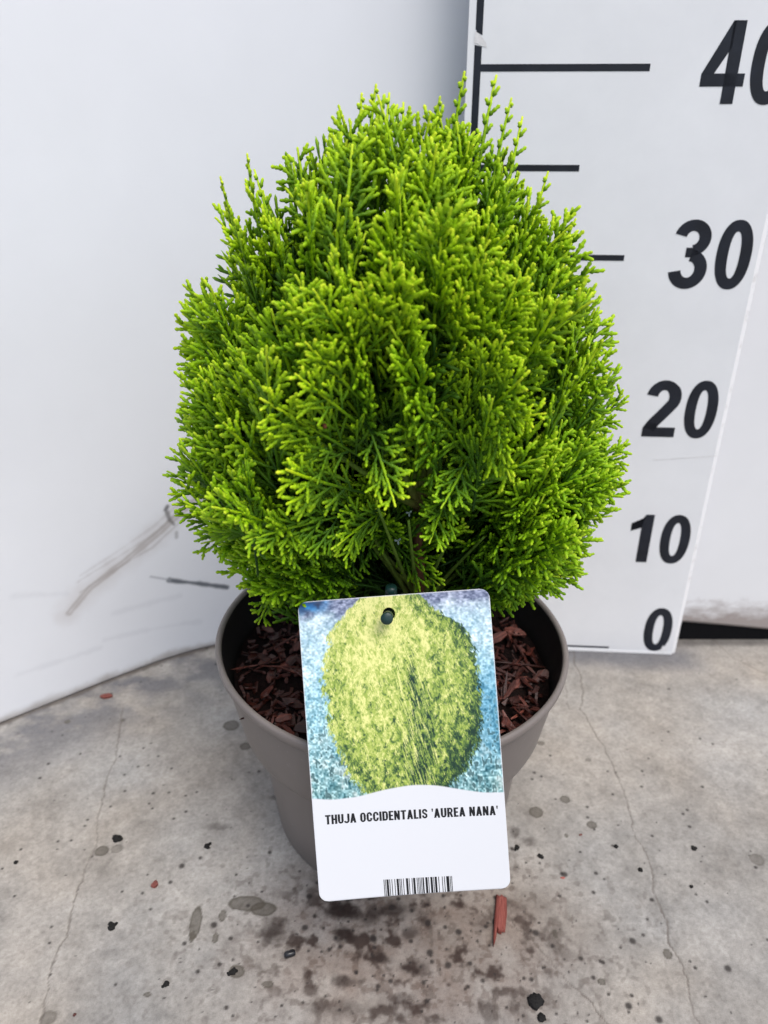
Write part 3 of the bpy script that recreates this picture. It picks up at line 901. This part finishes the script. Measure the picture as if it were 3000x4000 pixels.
# slender leading shoots that stand out of the top
for (tx, ty, lean) in ((790, 178, .02), (760, 198, -.05), (830, 188, .03), (925, 205, 0), (980, 150, .02), (1046, 145, .04), (1092, 205, .12), (1132, 240, .16), (1186, 370, .22), (1236, 470, .3),
                       (640, 322, -.12), (512, 335, -.22), (456, 384, -.3), (470, 445, -.3), (555, 355, -.2), (868, 210, 0), (690, 300, -.1)):
    tp_ = at_y(tx * KD, ty * KD, 33.6 + rs.uniform(-.8, .8))
    d = np.array([lean, rs.normal(0, .08), 1.0]); d /= np.linalg.norm(d)
    me_l = sprays[14 + rs.integers(2)]
    place(me_l, tp_ - d * me_l[1] * .92, d, np.array([rs.normal(0, .6), -1, 0]), .92, 1.0)
for (tx, ty, Yv, lean, vi) in ((900, 232, 33, 0, 7), (945, 262, 32, .03, 8), (860, 262, 33, -.04, 3), (1000, 222, 33.5, .05, 8), (920, 300, 30.5, 0, 7), (1040, 262, 32.5, .1, 8), (800, 262, 33, -.06, 7), (985, 320, 30, .04, 3)):
    tp_ = at_y(tx * KD, ty * KD, Yv)
    d = np.array([lean, -.08, 1.0]); d /= np.linalg.norm(d)
    place(sprays[vi], tp_ - d * sprays[vi][1] * .95, d, np.array([rs.normal(0, .4), -1, 0]), .95, 1.0)
# shorter sprays set back in the open front
for (p, az, z, R0) in surface_spots(36, -math.pi / 2 - .62, -math.pi / 2 + .7, 41, 21.5, 32.5, False):
    d = shoot_dir(az, z + 3, rs)
    me_l = sprays[rs.choice([3, 4, 7, 8, 9])]
    q = p.copy(); k = rs.uniform(.32, .50) if z < 27 else rs.uniform(.45, .66)
    q[0] = CXA + (p[0] - CXA) * (k + .15); q[1] = PY + (p[1] - PY) * k
    if abs(q[0] - 1.2) < .9 and z < 24: continue
    place(me_l, q - d * me_l[1], d, np.array([rs.normal(0, .5), -1, rs.normal(0, .3)]), rs.uniform(.9, 1.0))
# the open front: named fans reaching towards the camera
front_fans = [  # tip (display px), distance, root (display px), distance, spray
    (850, 548, 25.8, 872, 900, 29.0, 13), (712, 632, 25.4, 835, 900, 28.6, 12), (948, 508, 26.4, 925, 880, 29.4, 12), (1062, 545, 26.6, 962, 860, 29.6, 13),
    (1138, 618, 26.4, 990, 880, 29.4, 12), (660, 728, 25.2, 840, 930, 28.4, 13), (600, 880, 24.8, 800, 1000, 28.4, 3), (632, 800, 25.0, 830, 960, 28.4, 13),
    (578, 1022, 25.0, 790, 1065, 28.6, 7), (545, 1135, 25.2, 800, 1105, 29.0, 0), (1165, 800, 25.8, 1000, 930, 29.0, 7), (1150, 925, 25.6, 1010, 900, 29.2, 8),
    (1085, 1045, 25.2, 1050, 850, 28.0, 10), (862, 1088, 24.8, 790, 905, 27.6, 11), (965, 1100, 26.4, 1015, 985, 28.8, 11), (785, 600, 25.6, 850, 880, 29.0, 13),
    (930, 1165, 27.0, 965, 1070, 29.4, 10), (940, 1275, 30.0, 838, 1160, 32.0, 10), (585, 1225, 29.6, 790, 1130, 31.4, 7), (715, 1285, 30.4, 800, 1160, 32.4, 11),
    (1150, 1285, 32.0, 1020, 1185, 34.0, 7), (1120, 1295, 31.8, 1030, 1180, 32.0, 11), (535, 1335, 31.4, 650, 1180, 34.4, 8), (640, 1250, 30.2, 760, 1130, 33.0, 8),
    (1268, 1190, 32.4, 1070, 1120, 34.0, 0), (1290, 1105, 32.4, 1080, 1080, 33.4, 2), (432, 1170, 33.2, 640, 1130, 34.4, 2), (1365, 885, 32.6, 1140, 1010, 34.0, 0), (1345, 985, 32.4, 1130, 1030, 34.0, 2),
    (1010, 620, 26.8, 950, 900, 29.8, 13), (1100, 720, 26.2, 985, 930, 29.2, 13), (700, 1180, 26.8, 830, 1100, 29.8, 7)]
for (tx, ty, tY, bx_, by_, bY, vi) in front_fans:
    tp_ = at_y(tx * KD, ty * KD, tY); bp_ = at_y(bx_ * KD, by_ * KD, bY)
    d = tp_ - bp_; dl = np.linalg.norm(d); d /= dl
    me_l = sprays[vi]; L = me_l[1]
    sc = float(np.clip(dl / L, .8, 1.05))
    base = tp_ - d * L * sc
    hint = (_O - tp_) / np.linalg.norm(_O - tp_) + rs.normal(0, .28, 3)
    place(me_l, base, d, hint, sc, 1.2 if ty < 1100 and tY < 28 else .35)
    branch_bases.append(base)

# inner and rear foliage that cannot be told apart: one mass
VV = []; QQ = []; TT = []; nvt = 0
def add_low(k, basep, d, hint, scale, tk=.5):  # tk dims leaf colour: older inner growth plus shade inside the crown painted in
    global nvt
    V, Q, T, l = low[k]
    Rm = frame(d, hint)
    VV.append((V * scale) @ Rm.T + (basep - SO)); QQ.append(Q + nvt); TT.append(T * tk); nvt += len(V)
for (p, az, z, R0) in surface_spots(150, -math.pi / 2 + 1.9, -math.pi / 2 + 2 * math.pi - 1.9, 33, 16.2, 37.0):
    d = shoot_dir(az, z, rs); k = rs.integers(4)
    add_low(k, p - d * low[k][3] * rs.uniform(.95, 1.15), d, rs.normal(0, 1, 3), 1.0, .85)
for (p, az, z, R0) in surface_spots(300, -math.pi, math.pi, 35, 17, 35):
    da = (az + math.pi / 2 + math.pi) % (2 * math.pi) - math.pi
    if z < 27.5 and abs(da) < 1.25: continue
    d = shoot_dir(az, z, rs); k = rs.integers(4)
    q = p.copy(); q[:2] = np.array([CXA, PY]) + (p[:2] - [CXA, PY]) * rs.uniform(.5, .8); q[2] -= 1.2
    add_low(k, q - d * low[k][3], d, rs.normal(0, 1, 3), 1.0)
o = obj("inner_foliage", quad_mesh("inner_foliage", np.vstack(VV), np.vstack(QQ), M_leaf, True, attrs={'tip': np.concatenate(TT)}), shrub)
o['kind'] = "stuff"

# trunk, main branches and thin green stems
def stem(name, pts, radii, ages, n=8):
    P = smooth_path(np.array(pts, float) - SO, 8)
    m = len(P)
    R_ = np.interp(np.linspace(0, 1, m), np.linspace(0, 1, len(radii)), radii)
    A_ = np.interp(np.linspace(0, 1, m), np.linspace(0, 1, len(ages)), ages)
    V, Q = tube(P, R_, n)
    A_ = np.r_[A_[0], A_, A_[-1]]
    return obj(name, quad_mesh(name, V, Q, M_stem, True, attrs={'age': np.repeat(A_, n)}), shrub)
tb = at_y(905 * KD, 1215 * KD, 32.6); tm = at_y(907 * KD, 1110 * KD, 32.2)
stem("trunk", [(tb[0] - .1, 33.2, SOIL - .6), tb, tm, (tm[0] - .1, 32.6, tm[2] + 3.0)], [.42, .36, .32, .26], [0, 0, .1, .4], 10)
fork = np.array([tm[0], 32.25, tm[2] + .4])
for (px, py, Yv, px2, py2, Y2) in ((868, 905, 30.6, 850, 700, 29.4), (918, 885, 30.6, 945, 640, 29.6), (962, 880, 30.9, 1060, 660, 29.8), (990, 900, 31.2, 1135, 720, 29.6), (840, 960, 30.4, 700, 760, 28.6), (815, 1040, 30.4, 680, 950, 28.4)):
    a = at_y(px * KD, py * KD, Yv); b2 = at_y(px2 * KD, py2 * KD, Y2)
    stem("branch", [fork, (fork + a) / 2 + [0, -.25, 0], a, b2], [.24, .19, .14, .08], [.35, .65, .8, 1], 8)
for k in range(22):
    az = k * 2.399; z = 19 + 15 * ((k * .618) % 1)
    R0 = rad(z + 3, az) * .55
    e = np.array([CXA + R0 * math.cos(az), PY + R0 * math.sin(az), z])
    stem("branch", [(tb[0], 33.0, 13.5 + rs.uniform(0, 3)), (tb[0] + (e[0] - tb[0]) * .35, 33 + (e[1] - 33) * .35, 15 + (z - 15) * .35), e], [.13, .10, .06], [.4, .7, 1], 6)
# small pale cones on the lower stems and dead scraps
def cone(px, py, Yv, s):
    c0 = at_y(px * KD, py * KD, Yv) - SO
    V = []; Q = []
    for a in range(3):
        q = a * 1.9 + .4 + s
        d_ = np.array([math.cos(q), -.35, math.sin(q)])
        v, qd = tube([c0, c0 + d_ * .12 * s, c0 + d_ * .24 * s, c0 + d_ * .33 * s], [.05 * s, .09 * s, .10 * s, .05 * s], 6)
        Q.append(qd + len(V)); V += list(v)
    obj("cone", quad_mesh("cone", np.array(V), np.vstack(Q), M_cone), shrub)
for a in ((884, 1108, 30.6, .5), (860, 1168, 30.4, .55), (936, 1124, 30.6, .4)): cone(*a)
def scrap(px, py, Yv, dx, dz, w):
    c0 = at_y(px * KD, py * KD, Yv) - SO
    v, q = tube([c0, c0 + [dx * .4, -.1, dz * .5], c0 + [dx, 0, dz]], [w, w * .8, w * .2], 5)
    obj("dead_leaf", quad_mesh("dead_leaf", v, q, M_dead), shrub)['label'] = "dry brown scrap of dead leaf"
scrap(1200, 1218, 31.5, .35, -.75, .11); scrap(1195, 1222, 31.5, .15, -.2, .16); scrap(688, 912, 26.6, .2, .12, .14); scrap(700, 918, 26.6, .1, -.12, .1)

# ================================================================== label on its stake
TD = 33.2
cn = [at_depth(x * KD, y * KD, TD) for (x, y) in ((633, 1306), (1052, 1268), (1110, 1927), (699, 1950))]
ctr = sum(cn) / 4
uu = (cn[1] - cn[0]) + (cn[2] - cn[3]); TW = np.linalg.norm(uu) / 2; uu /= np.linalg.norm(uu)
vv = (cn[0] - cn[3]) + (cn[1] - cn[2]); TH = np.linalg.norm(vv) / 2; vv -= uu * (uu @ vv); vv /= np.linalg.norm(vv)
ww = np.cross(uu, vv)
label_ = empty("plant_label", ctr)
tag(label_, "white plant label with a bush photo and barcode leaning on the pot", "label")
label_.matrix_world = Matrix(((*(uu[0], vv[0], ww[0]), ctr[0] * CM), (*(uu[1], vv[1], ww[1]), ctr[1] * CM), (*(uu[2], vv[2], ww[2]), ctr[2] * CM), (0, 0, 0, 1)))
hw, hh = TW / 2, TH / 2
CR = .42
hole = np.array([(at_depth(840 * KD, 1327 * KD, TD) - ctr) @ uu, (at_depth(840 * KD, 1327 * KD, TD) - ctr) @ vv])
HR = .27
def bend(x, y): return .006 * x * x - .0035 * (y - 1) ** 2 - .10
def wave(x):      # lower edge of the printed picture
    xs = np.array([-4.3, -3.3, -2.2, -1.0, .2, 1.2, 2.3, 3.3, 4.3]); ys = np.array([-1.93, -2.10, -2.06, -1.84, -1.72, -1.80, -2.06, -2.27, -2.30])
    P_ = np.interp(x, xs, ys)
    k = np.array([-.3, -.15, 0, .15, .3])
    return sum(np.interp(x + q, xs, ys) for q in k) / 5
def paint_picture(W, Hh, pw, ph, x0, ytop):
    """the bush photograph on the card, painted stroke by stroke: pixels (H,W,3) in sRGB 0..255"""
    r = np.random.default_rng(909)
    xx, yy = np.meshgrid(np.linspace(0, 1, W), np.linspace(0, 1, Hh))
    n1 = fbm(xx * 8, yy * 8 * (1 + .6 * (1 - yy)), .11, 901, 2); n2 = fbm(xx * 8, yy * 9, .5, 905, 3); n3 = vnoise(xx * 8, yy * 9, .07, 907)
    top = np.array([206, 226, 238.]); midc = np.array([172, 216, 228.]); bot = np.array([150, 190, 190.])
    C = np.where(yy[..., None] < .5, top + (midc - top) * (yy / .5)[..., None], midc + (bot - midc) * ((yy - .5) / .5)[..., None])
    ct = .5 + 1.0 * yy
    C += ((n1 - .5) * 150 * ct)[..., None] * np.array([1.0, .85, .8]) + ((n2 - .5) * 70)[..., None] * np.array([1.2, .9, .7]) + ((n3 - .5) * 100 * ct)[..., None]
    rt = sstep(.72, .95, xx) * sstep(.28, .5, yy) * sstep(.95, .7, yy)
    C = C * (1 - .5 * rt[..., None]) + np.array([60, 140, 180.]) * (.5 * rt[..., None]) + (rt * (n1 - .5) * 130)[..., None]
    tb_ = sstep(.11, .02, yy + .12 * (n2 - .5))
    C = C * (1 - .75 * tb_[..., None]) + (np.array([112, 116, 150.]) + ((n1 - .5) * 190)[..., None]) * .75 * tb_[..., None]
    cl = sstep(.22, .05, xx) * sstep(.085, .02, yy)
    C = C * (1 - cl[..., None]) + (np.array([24, 70, 120.]) + ((n2 - .45) * 420)[..., None] * np.array([.2, .8, 1.1])) * cl[..., None]
    dk = sstep(.62, .70, n1) * sstep(.25, .8, yy)
    C = C * (1 - .7 * dk[..., None]) + np.array([22, 58, 62.]) * .7 * dk[..., None]
    wh = sstep(.64, .72, n2) * sstep(.6, .95, yy)
    C = C * (1 - .5 * wh[..., None]) + np.array([205, 215, 212.]) * .5 * wh[..., None]
    # bush outline
    ys = np.array([-.02, .014, .076, .17, .265, .38, .50, .635, .71, .835, .94, 1.04])
    xl = np.array([.36, .33, .25, .165, .14, .11, .13, .14, .17, .205, .29, .38])
    xr = np.array([.60, .63, .70, .84, .89, .90, .905, .90, .89, .83, .71, .60])
    L_ = np.interp(yy, ys, xl) + .06 * (fbm(yy * 8, xx * 0, .22, 921, 3) - .5); R_ = np.interp(yy, ys, xr) + .06 * (fbm(yy * 8, xx * 0 + 5, .22, 925, 3) - .5)
    ins = sstep(-.004, .006, xx - L_) * sstep(-.004, .006, R_ - xx)
    um = (xx - L_) / (R_ - L_)
    hi = np.array([242, 240, 156.]); mi = np.array([156, 180, 72.]); lo = np.array([18, 52, 36.])
    plume = fbm(um * 9 + .25 * np.sin(yy * 6), yy * 2.0, .55, 931, 3)         # drooping plates of foliage
    fin = fbm(xx * 8, yy * 9, .10, 935, 2)
    part = np.clip(1 - np.abs(um - (.53 + .10 * (yy - .2))) / (.09 + .09 * yy), 0, 1) * np.clip((yy - .18) * 4, 0, 1)
    LUM = .95 - .50 * yy - .42 * np.clip(um - .35, 0, 1) - .22 * (np.abs(um - .5) * 2) ** 4 + .60 * (plume - .5) + 1.15 * (fin - .5) - .42 * part
    def tone(l):
        l = np.clip(l, 0, 1)[..., None]
        return np.where(l < .5, lo + (mi - lo) * (l / .5), mi + (hi - mi) * ((l - .5) / .5))
    C = C * (1 - ins[..., None]) + tone(LUM - .06) * ins[..., None]
    for q in np.sort(r.uniform(-.02, 1.02, 4200))[::-1]:      # lower sprigs first, upper ones overlap them
        xl_, xr_ = np.interp(q, ys, xl), np.interp(q, ys, xr)
        px = r.uniform(xl_ - .022, xr_ + .018)
        yi, xi = min(Hh - 1, max(0, int(q * Hh))), min(W - 1, max(0, int(px * W)))
        strand = part[yi, xi] > .2
        for b_ in range(1 if strand else 4):
            lum = LUM[yi, xi] + r.normal(.05, .19) + (.5 * part[yi, xi] + .1 if strand and r.random() < .5 else 0)
            col = tone(np.array(lum))
            ln = r.uniform(.03, .075) if strand else r.uniform(.012, .032)
            sl_ = r.uniform(.1, .4) if strand else (b_ - 1.5) * .3 + r.normal(0, .12) + .25 * (px - .5)
            for a in range(max(2, int(ln * Hh))):
                yyp = int((q + a / Hh) * (Hh - 1)); xxp = int((px + sl_ * a / Hh) * (W - 1))
                if 0 <= yyp < Hh and 0 <= xxp < W: C[yyp, xxp] = col
    return np.clip(C, 4, 250)
pic_w = 330; pic_h = 350
PIC = paint_picture(pic_w, pic_h, TW, 9, -hw, hh)
PB = -2.32     # picture sheet reaches down to here before the white wave
ysr = np.unique(np.r_[np.linspace(-hh, -hh + CR, 10), np.arange(-hh + CR, PB - .1, .25), np.arange(PB - .1, hh - CR, .028), np.linspace(hh - CR, hh, 16)])
us = np.linspace(-1, 1, 310)
VX = []; 
for y in ysr:
    e = abs(y) - (hh - CR)
    w_ = hw if e <= 0 else hw - CR + math.sqrt(max(0, CR * CR - e * e))
    VX.append(us * w_)
VX = np.array(VX); VY = np.repeat(ysr[:, None], len(us), 1)
white = np.array([.69, .70, .725])
fx = np.clip((VX + hw) / TW, 0, 1) * (pic_w - 1); fy = np.clip((hh - VY) / (hh - PB), 0, 1) * (pic_h - 1)
i0 = np.clip(fx.astype(int), 0, pic_w - 2); j0 = np.clip(fy.astype(int), 0, pic_h - 2); ax_ = (fx - i0)[..., None]; ay_ = (fy - j0)[..., None]
col = (PIC[j0, i0] * (1 - ax_) + PIC[j0, i0 + 1] * ax_) * (1 - ay_) + (PIC[j0 + 1, i0] * (1 - ax_) + PIC[j0 + 1, i0 + 1] * ax_) * ay_
col = lin(col) * .9
wm = sstep(-.03, .03, VY - wave(VX))[..., None] * sstep(0, .05, hw - np.abs(VX) + 0 * VX)[..., None] * sstep(0, .05, hh - VY)[..., None]
col = white * (1 - wm) + col * wm
dist = np.hypot(VX - hole[0], VY - hole[1])
ny_, nx_ = VX.shape
Q = grid_quads(ny_, nx_)[:, ::-1]
dfl = dist.ravel()
keep = ~(dfl[Q] < HR).all(1)
Q = Q[keep]
insd = dist < HR
sx_ = np.where(insd, hole[0] + (VX - hole[0]) / np.maximum(dist, 1e-4) * HR, VX); sy_ = np.where(insd, hole[1] + (VY - hole[1]) / np.maximum(dist, 1e-4) * HR, VY)
V = np.stack([sx_, sy_, bend(sx_, sy_)], -1).reshape(-1, 3)
used = np.zeros(len(V), bool); used[Q.ravel()] = True
remap = np.cumsum(used) - 1
card = obj("card", quad_mesh("card", V[used], remap[Q], M_tag, True, colors={'paint': col.reshape(-1, 3)[used]}), label_)
sm_ = card.modifiers.new("thickness", 'SOLIDIFY'); sm_.thickness = .0005; sm_.offset = -1

# lettering: condensed capitals from strokes
def letter(ch):
    """strokes in a box 1 tall; returns polygons and width"""
    s = .215; w = .56
    def rect(a, b_, c_, d_): return [(a, b_), (c_, b_), (c_, d_), (a, d_)]
    def diag(x0, y0, x1, y1, t_=s * 1.02): return [(x0 - t_ / 2, y0), (x0 + t_ / 2, y0), (x1 + t_ / 2, y1), (x1 - t_ / 2, y1)]
    rx = w / 2 - s / 2
    if ch == 'T': return [rect(0, .83, .54, 1), rect(.27 - s / 2, 0, .27 + s / 2, 1)], .54
    if ch == 'H': return [rect(0, 0, s, 1), rect(w - s, 0, w, 1), rect(0, .42, w, .58)], w
    if ch == 'U': return [rect(0, .26, s, 1), rect(w - s, .26, w, 1)] + strip(arc(w / 2, .27, rx, .27 - .085, 180, 360, 12), .18), w
    if ch == 'J': return [rect(.30, .25, .30 + s, 1)] + strip(arc(.22, .27, .30 + s / 2 - .22, .185, 180 + 10, 360, 12), .18), .49
    if ch == 'A': return [diag(s / 2, 0, .30, 1, s), diag(.60 - s / 2, 0, .30, 1, s), rect(.14, .2, .46, .35)], .60
    if ch == 'O': return strip(arc(w / 2, .27, rx, .185, 180, 360, 12), .18) + strip(arc(w / 2, .73, rx, .185, 0, 180, 12), .18) + [rect(0, .26, s, .74), rect(w - s, .26, w, .74)], w
    if ch == 'C': return strip(arc(w / 2, .27, rx, .185, 180, 360, 12), .18) + strip(arc(w / 2, .73, rx, .185, 0, 180, 12), .18) + [rect(0, .26, s, .74), rect(w - s, .26, w, .37), rect(w - s, .63, w, .74)], w
    if ch == 'I': return [rect(0, 0, s, 1)], s
    if ch == 'D': return [rect(0, 0, s, 1), rect(0, 0, .3, .165), rect(0, .835, .3, 1), rect(w - s, .28, w, .72)] + strip(arc(.28, .28, w - s / 2 - .28, .195, 270, 360, 8), .18) + strip(arc(.28, .72, w - s / 2 - .28, .195, 0, 90, 8), .18), w
    if ch == 'E': return [rect(0, 0, s, 1), rect(0, 0, .45, .165), rect(0, .835, .45, 1), rect(0, .425, .41, .585)], .46
    if ch == 'N': return [rect(0, 0, s * .92, 1), rect(w - s * .92, 0, w, 1), [(0, 1), (s, 1), (w, 0), (w - s, 0)]], w + .02
    if ch == 'L': return [rect(0, 0, s, 1), rect(0, 0, .44, .165)], .44
    if ch == 'S': return strip([(w - s / 2, .68)] + arc(w / 2, .735, rx, .18, 10, 180, 10) + [(s / 2 + .03, .62), (w / 2, .51), (w - s / 2 - .02, .39)] + arc(w / 2, .265, rx, .18, 0, -170, 10) + [(s / 2, .33)], .18), w
    if ch == 'R': return [rect(0, 0, s, 1), rect(0, .835, .3, 1), rect(0, .40, .3, .555)] + strip(arc(.29, .697, w - s / 2 - .29, .222, -90, 90, 12), .175) + [[(.22, .42), (.22 + s, .42), (w + .02, 0), (w - s + .01, 0)]], w + .01
    if ch == "'": return [[(.04, .66), (.12, .66), (.16, 1), (0, 1)]], .16
    return [], .25
def on_card(px, py):
    v = ray(px, py)
    t_ = ((ctr - _O) @ ww) / (v @ ww)
    p = _O + v * t_ - ctr
    return np.array([p @ uu, p @ vv])
a0 = on_card(1271, 3224); a1 = on_card(1950, 3186)
ht = .47; adv = 0; polys = []
txt = "THUJA OCCIDENTALIS 'AUREA NANA'"
widths = sum(letter(c_)[1] + .075 for c_ in txt)
k_ = np.linalg.norm(a1 - a0) / widths
ht = .41
dx = (a1 - a0) / np.linalg.norm(a1 - a0); dy = np.array([-dx[1], dx[0]])
for c_ in txt:
    ps, w_ = letter(c_)
    for p in ps:
        polys.append([a0 + dx * (adv + q[0]) * k_ + dy * q[1] * ht for q in p])
    adv += w_ + .075
V = []; Fc = []
for p in polys:
    k = len(V); V += [(q[0], q[1], bend(q[0], q[1]) + .006) for q in p]; Fc.append(tuple(range(k, k + len(p))))
obj("lettering", poly_mesh("lettering", V, Fc, M_ink), label_)
# barcode, cut by the lower edge of the card
b0 = on_card(1498, 3447); b1 = on_card(1770, 3432)
r_ = np.random.default_rng(13)
pat = [1, 1, 1, 1, 3, 1, 1, 2, 1, 3, 1, 2, 3, 1, 1, 1, 1, 2, 1, 3, 3, 1, 1, 3, 1, 1, 3, 2, 1, 1, 1, 1, 1, 1, 1, 1, 2, 2, 3, 1, 1, 2, 3, 1, 1, 1, 3, 2, 1, 4, 1, 2, 1, 2, 4, 1, 1, 1, 1, 1]
tot = sum(pat); L = np.linalg.norm(b1 - b0); dx = (b1 - b0) / L; dy = np.array([-dx[1], dx[0]])
x = 0; V = []; Fc = []
for i, w_ in enumerate(pat):
    if i % 2 == 0:
        q0 = b0 + dx * L * x / tot; q1 = b0 + dx * L * (x + w_ * .98) / tot
        k = len(V)
        for q in (q0, q1, np.array([q1[0], -hh + .012]), np.array([q0[0], -hh + .012])): V.append((q[0], q[1], bend(q[0], q[1]) + .006))
        Fc.append((k + 3, k + 2, k + 1, k))
    x += w_
obj("barcode", poly_mesh("barcode", V, Fc, M_ink), label_)
# stake with a peg through the hole
hp = ctr + uu * hole[0] + vv * hole[1]
stake = empty("label_stake", (hp[0], hp[1], SOIL))
tag(stake, "dark green plastic stake holding the plant label by a peg", "stake")
s0 = np.array([hp[0], hp[1], SOIL])
axis_ = -ww
up = np.array([.03, .12, 1.0])
bb = hp + axis_ * .85 - s0
V, Q = tube([np.array([bb[0], bb[1] - .1, -1.5]), bb + [0, 0, -2], bb + [0, 0, .2]], [.17, .19, .21], 10)
obj("rod", quad_mesh("rod", V, Q, M_green), stake)
cp = at_y(845 * KD, 1275 * KD, (hp + axis_ * .9)[1] + .3) - s0
V, Q = tube([bb + [0, 0, .1], cp + [0, 0, -.45], cp + [0, 0, -.4], cp + [0, .0, .15], cp + [0, 0, .22]], [.2, .22, .30, .27, .22], 8)
obj("cap", quad_mesh("cap", V, Q, M_green, False), stake)
hl = hp - s0
V, Q = tube([bb, hl + axis_ * .1, hl - axis_ * .12, hl - axis_ * .2 - uu * .03 - vv * .03, hl - axis_ * .75 - uu * .10 - vv * .08, hl - axis_ * .8 - uu * .10 - vv * .08], [.14, .14, .16, .22, .27, .24], 14)
obj("peg", quad_mesh("peg", V, Q, M_green, True), stake)

# ================================================================== scraps on the floor
def floor_chip(pxy, l, w, h, rot, seed, label, mt=M_chip):
    c0 = ground(*pxy)
    o = obj("wood_chip", chip_mesh("wood_chip", l, w, h, seed, mt))
    o.location = (c0[0] * CM, c0[1] * CM, h * .45 * CM); o.rotation_euler = (0, 0, math.radians(rot))
    tag(o, label, "wood chip", "red wood chips lying on the concrete")
    return o
# the large splintered chip
c0 = ground(1955, 3600)
big = [(-.28, 1.45), (-.08, 1.35), (.0, 1.5), (.12, 1.38), (.30, 1.3), (.33, .4), (.25, -.6), (.08, -.62), (.05, -.75), (-.12, -.7), (-.2, -.55), (-.24, -1.15), (-.32, -1.5), (-.36, -1.05), (-.33, .2)]
V = []; Fc = []
r_ = np.random.default_rng(3)
for zz_, k in ((0, 1.0), (.14, .97), (.2, .8)):
    for (x, y) in big: V.append((x * k + r_.uniform(-.012, .012), y * (.5 + .5 * k) + .0, zz_ + (.05 * r_.random() if zz_ > .1 else 0)))
n = len(big)
for L_ in range(2):
    for i in range(n):
        j = (i + 1) % n
        Fc.append((L_ * n + i, L_ * n + j, (L_ + 1) * n + j, (L_ + 1) * n + i))
Fc.append(tuple(range(2 * n, 3 * n)))
M_chip2, t, b = mat("split_red_bark", rough=.6, spec=.35)
n1 = noise(t, 420, 5, .7, stretch=(1, .07, 1)); r1 = ramp(t, n1.outputs[0], [(.3, (.09, .018, .014)), (.5, (.23, .06, .045)), (.72, (.36, .13, .10))])
t.links.new(r1.outputs[0], b.inputs['Base Color']); bump(t, b, n1.outputs[0], .8, .0008)
o = obj("wood_chip", poly_mesh("wood_chip", V, Fc, M_chip2)); o.location = (c0[0] * CM, c0[1] * CM, .0005); o.rotation_euler = (0, 0, math.radians(-9))
tag(o, "long splintered red wood chip on the concrete just below the plant label", "wood chip", "red wood chips lying on the concrete")
floor_chip((416, 2722), .78, .5, .22, 8, 801, "small red wood chip lying at the foot of the curved white wall")
floor_chip((606, 3458), .42, .36, .2, 60, 802, "small rusty wood chip on the open concrete left of the pot")
floor_chip((2268, 3262), .2, .12, .08, 20, 803, "tiny red wood crumb right of the label among wet drops")
floor_chip((2198, 3430), .25, .1, .07, 5, 804, "tiny red wood crumb beside the lower right corner of the label")
floor_chip((292, 3964), .16, .14, .08, 40, 805, "tiny red wood crumb near the crack at the bottom left")
def crumb(pxy, r, seed, label, flat_=.6, lobes=1):
    c0 = ground(*pxy); r_ = np.random.default_rng(seed)
    V = []; Q = []
    for L_ in range(lobes):
        off = np.array([0, 0, 0]) if L_ == 0 else np.array([r_.uniform(-1, 1) * r, r_.uniform(-1, 1) * r, 0])
        rr0 = r * (1 if L_ == 0 else r_.uniform(.4, .7))
        prof = [(.05, 0), (.85, .02), (1, .3), (.8, .75), (.4, 1.0), (.03, 1.03)]
        v, q = lathe([(a * rr0, z * rr0 * flat_) for a, z in prof], 12)
        v = v * (1 + r_.uniform(-.28, .28, (len(v), 1)) * (np.arange(len(v)) // 12 > 0)[:, None] * (np.arange(len(v)) // 12 < 5)[:, None]) + off
        v[:, 2] = np.maximum(v[:, 2], 0)
        Q.append(q + len(V)); V += list(v)
    o = obj("soil_crumb", quad_mesh("soil_crumb", np.array(V), np.vstack(Q), M_debris, False))
    o.location = (c0[0] * CM, c0[1] * CM, .0002)
    tag(o, label, "soil crumb", "dark crumbs scattered on the concrete")
crumb((457, 3278), .26, 1, "black soil crumb beside two pale wet drops left of the pot", .7, 4)
crumb((808, 3306), .16, 2, "dark ragged crumb on the floor midway between left crack and pot", .6, 4)
crumb((2090, 3914), .37, 3, "largest round black crumb near the bottom edge right of centre", .45, 3)
crumb((2115, 3977), .2, 4, "small black crumb just below the largest round black crumb", .5, 2)
crumb((2110, 3346), .15, 5, "black double crumb just right of the lower half of the label", .5, 3)
crumb((2406, 3308), .13, 6, "black crumb between the right crack and the wet drops", .6)
crumb((2502, 3400), .14, 7, "black crumb touching the left side of the right crack", .6)
crumb((2701, 3465), .11, 8, "single black crumb on clean concrete right of the right crack", .6)
crumb((62, 3370), .12, 9, "black crumb close to the left edge of the picture", .6)
crumb((651, 3845), .15, 10, "dark crumb at the lower left below the brown stains", .6, 3)
crumb((2020, 3312), .16, 11, "flat black crumb touching the right edge of the label", .4, 2)
crumb((438, 3622), .2, 12, "grey crumbly cluster right of the left crack", .35, 5)
crumb((2710, 3315), .16, 13, "dark crumb cluster far right below the middle", .5, 4)
crumb((912, 3795), .18, 14, "black crumb inside a brown wet stain left of centre bottom", .5, 3)
# black pellet
c0 = ground(1133, 3735)
v, q = tube([(-.28, 0, .17), (-.2, 0, .17), (.2, .03, .17), (.28, .03, .17)], [.12, .17, .17, .12], 12)
M_pel, t, b = mat("black_plastic", (.012, .012, .014), .3, .5)
o = obj("pellet", quad_mesh("pellet", v, q, M_pel)); o.location = (c0[0] * CM, c0[1] * CM, 0); o.rotation_euler = (0, 0, math.radians(14))
tag(o, "shiny black cylindrical pellet on the floor left below the label", "pellet")
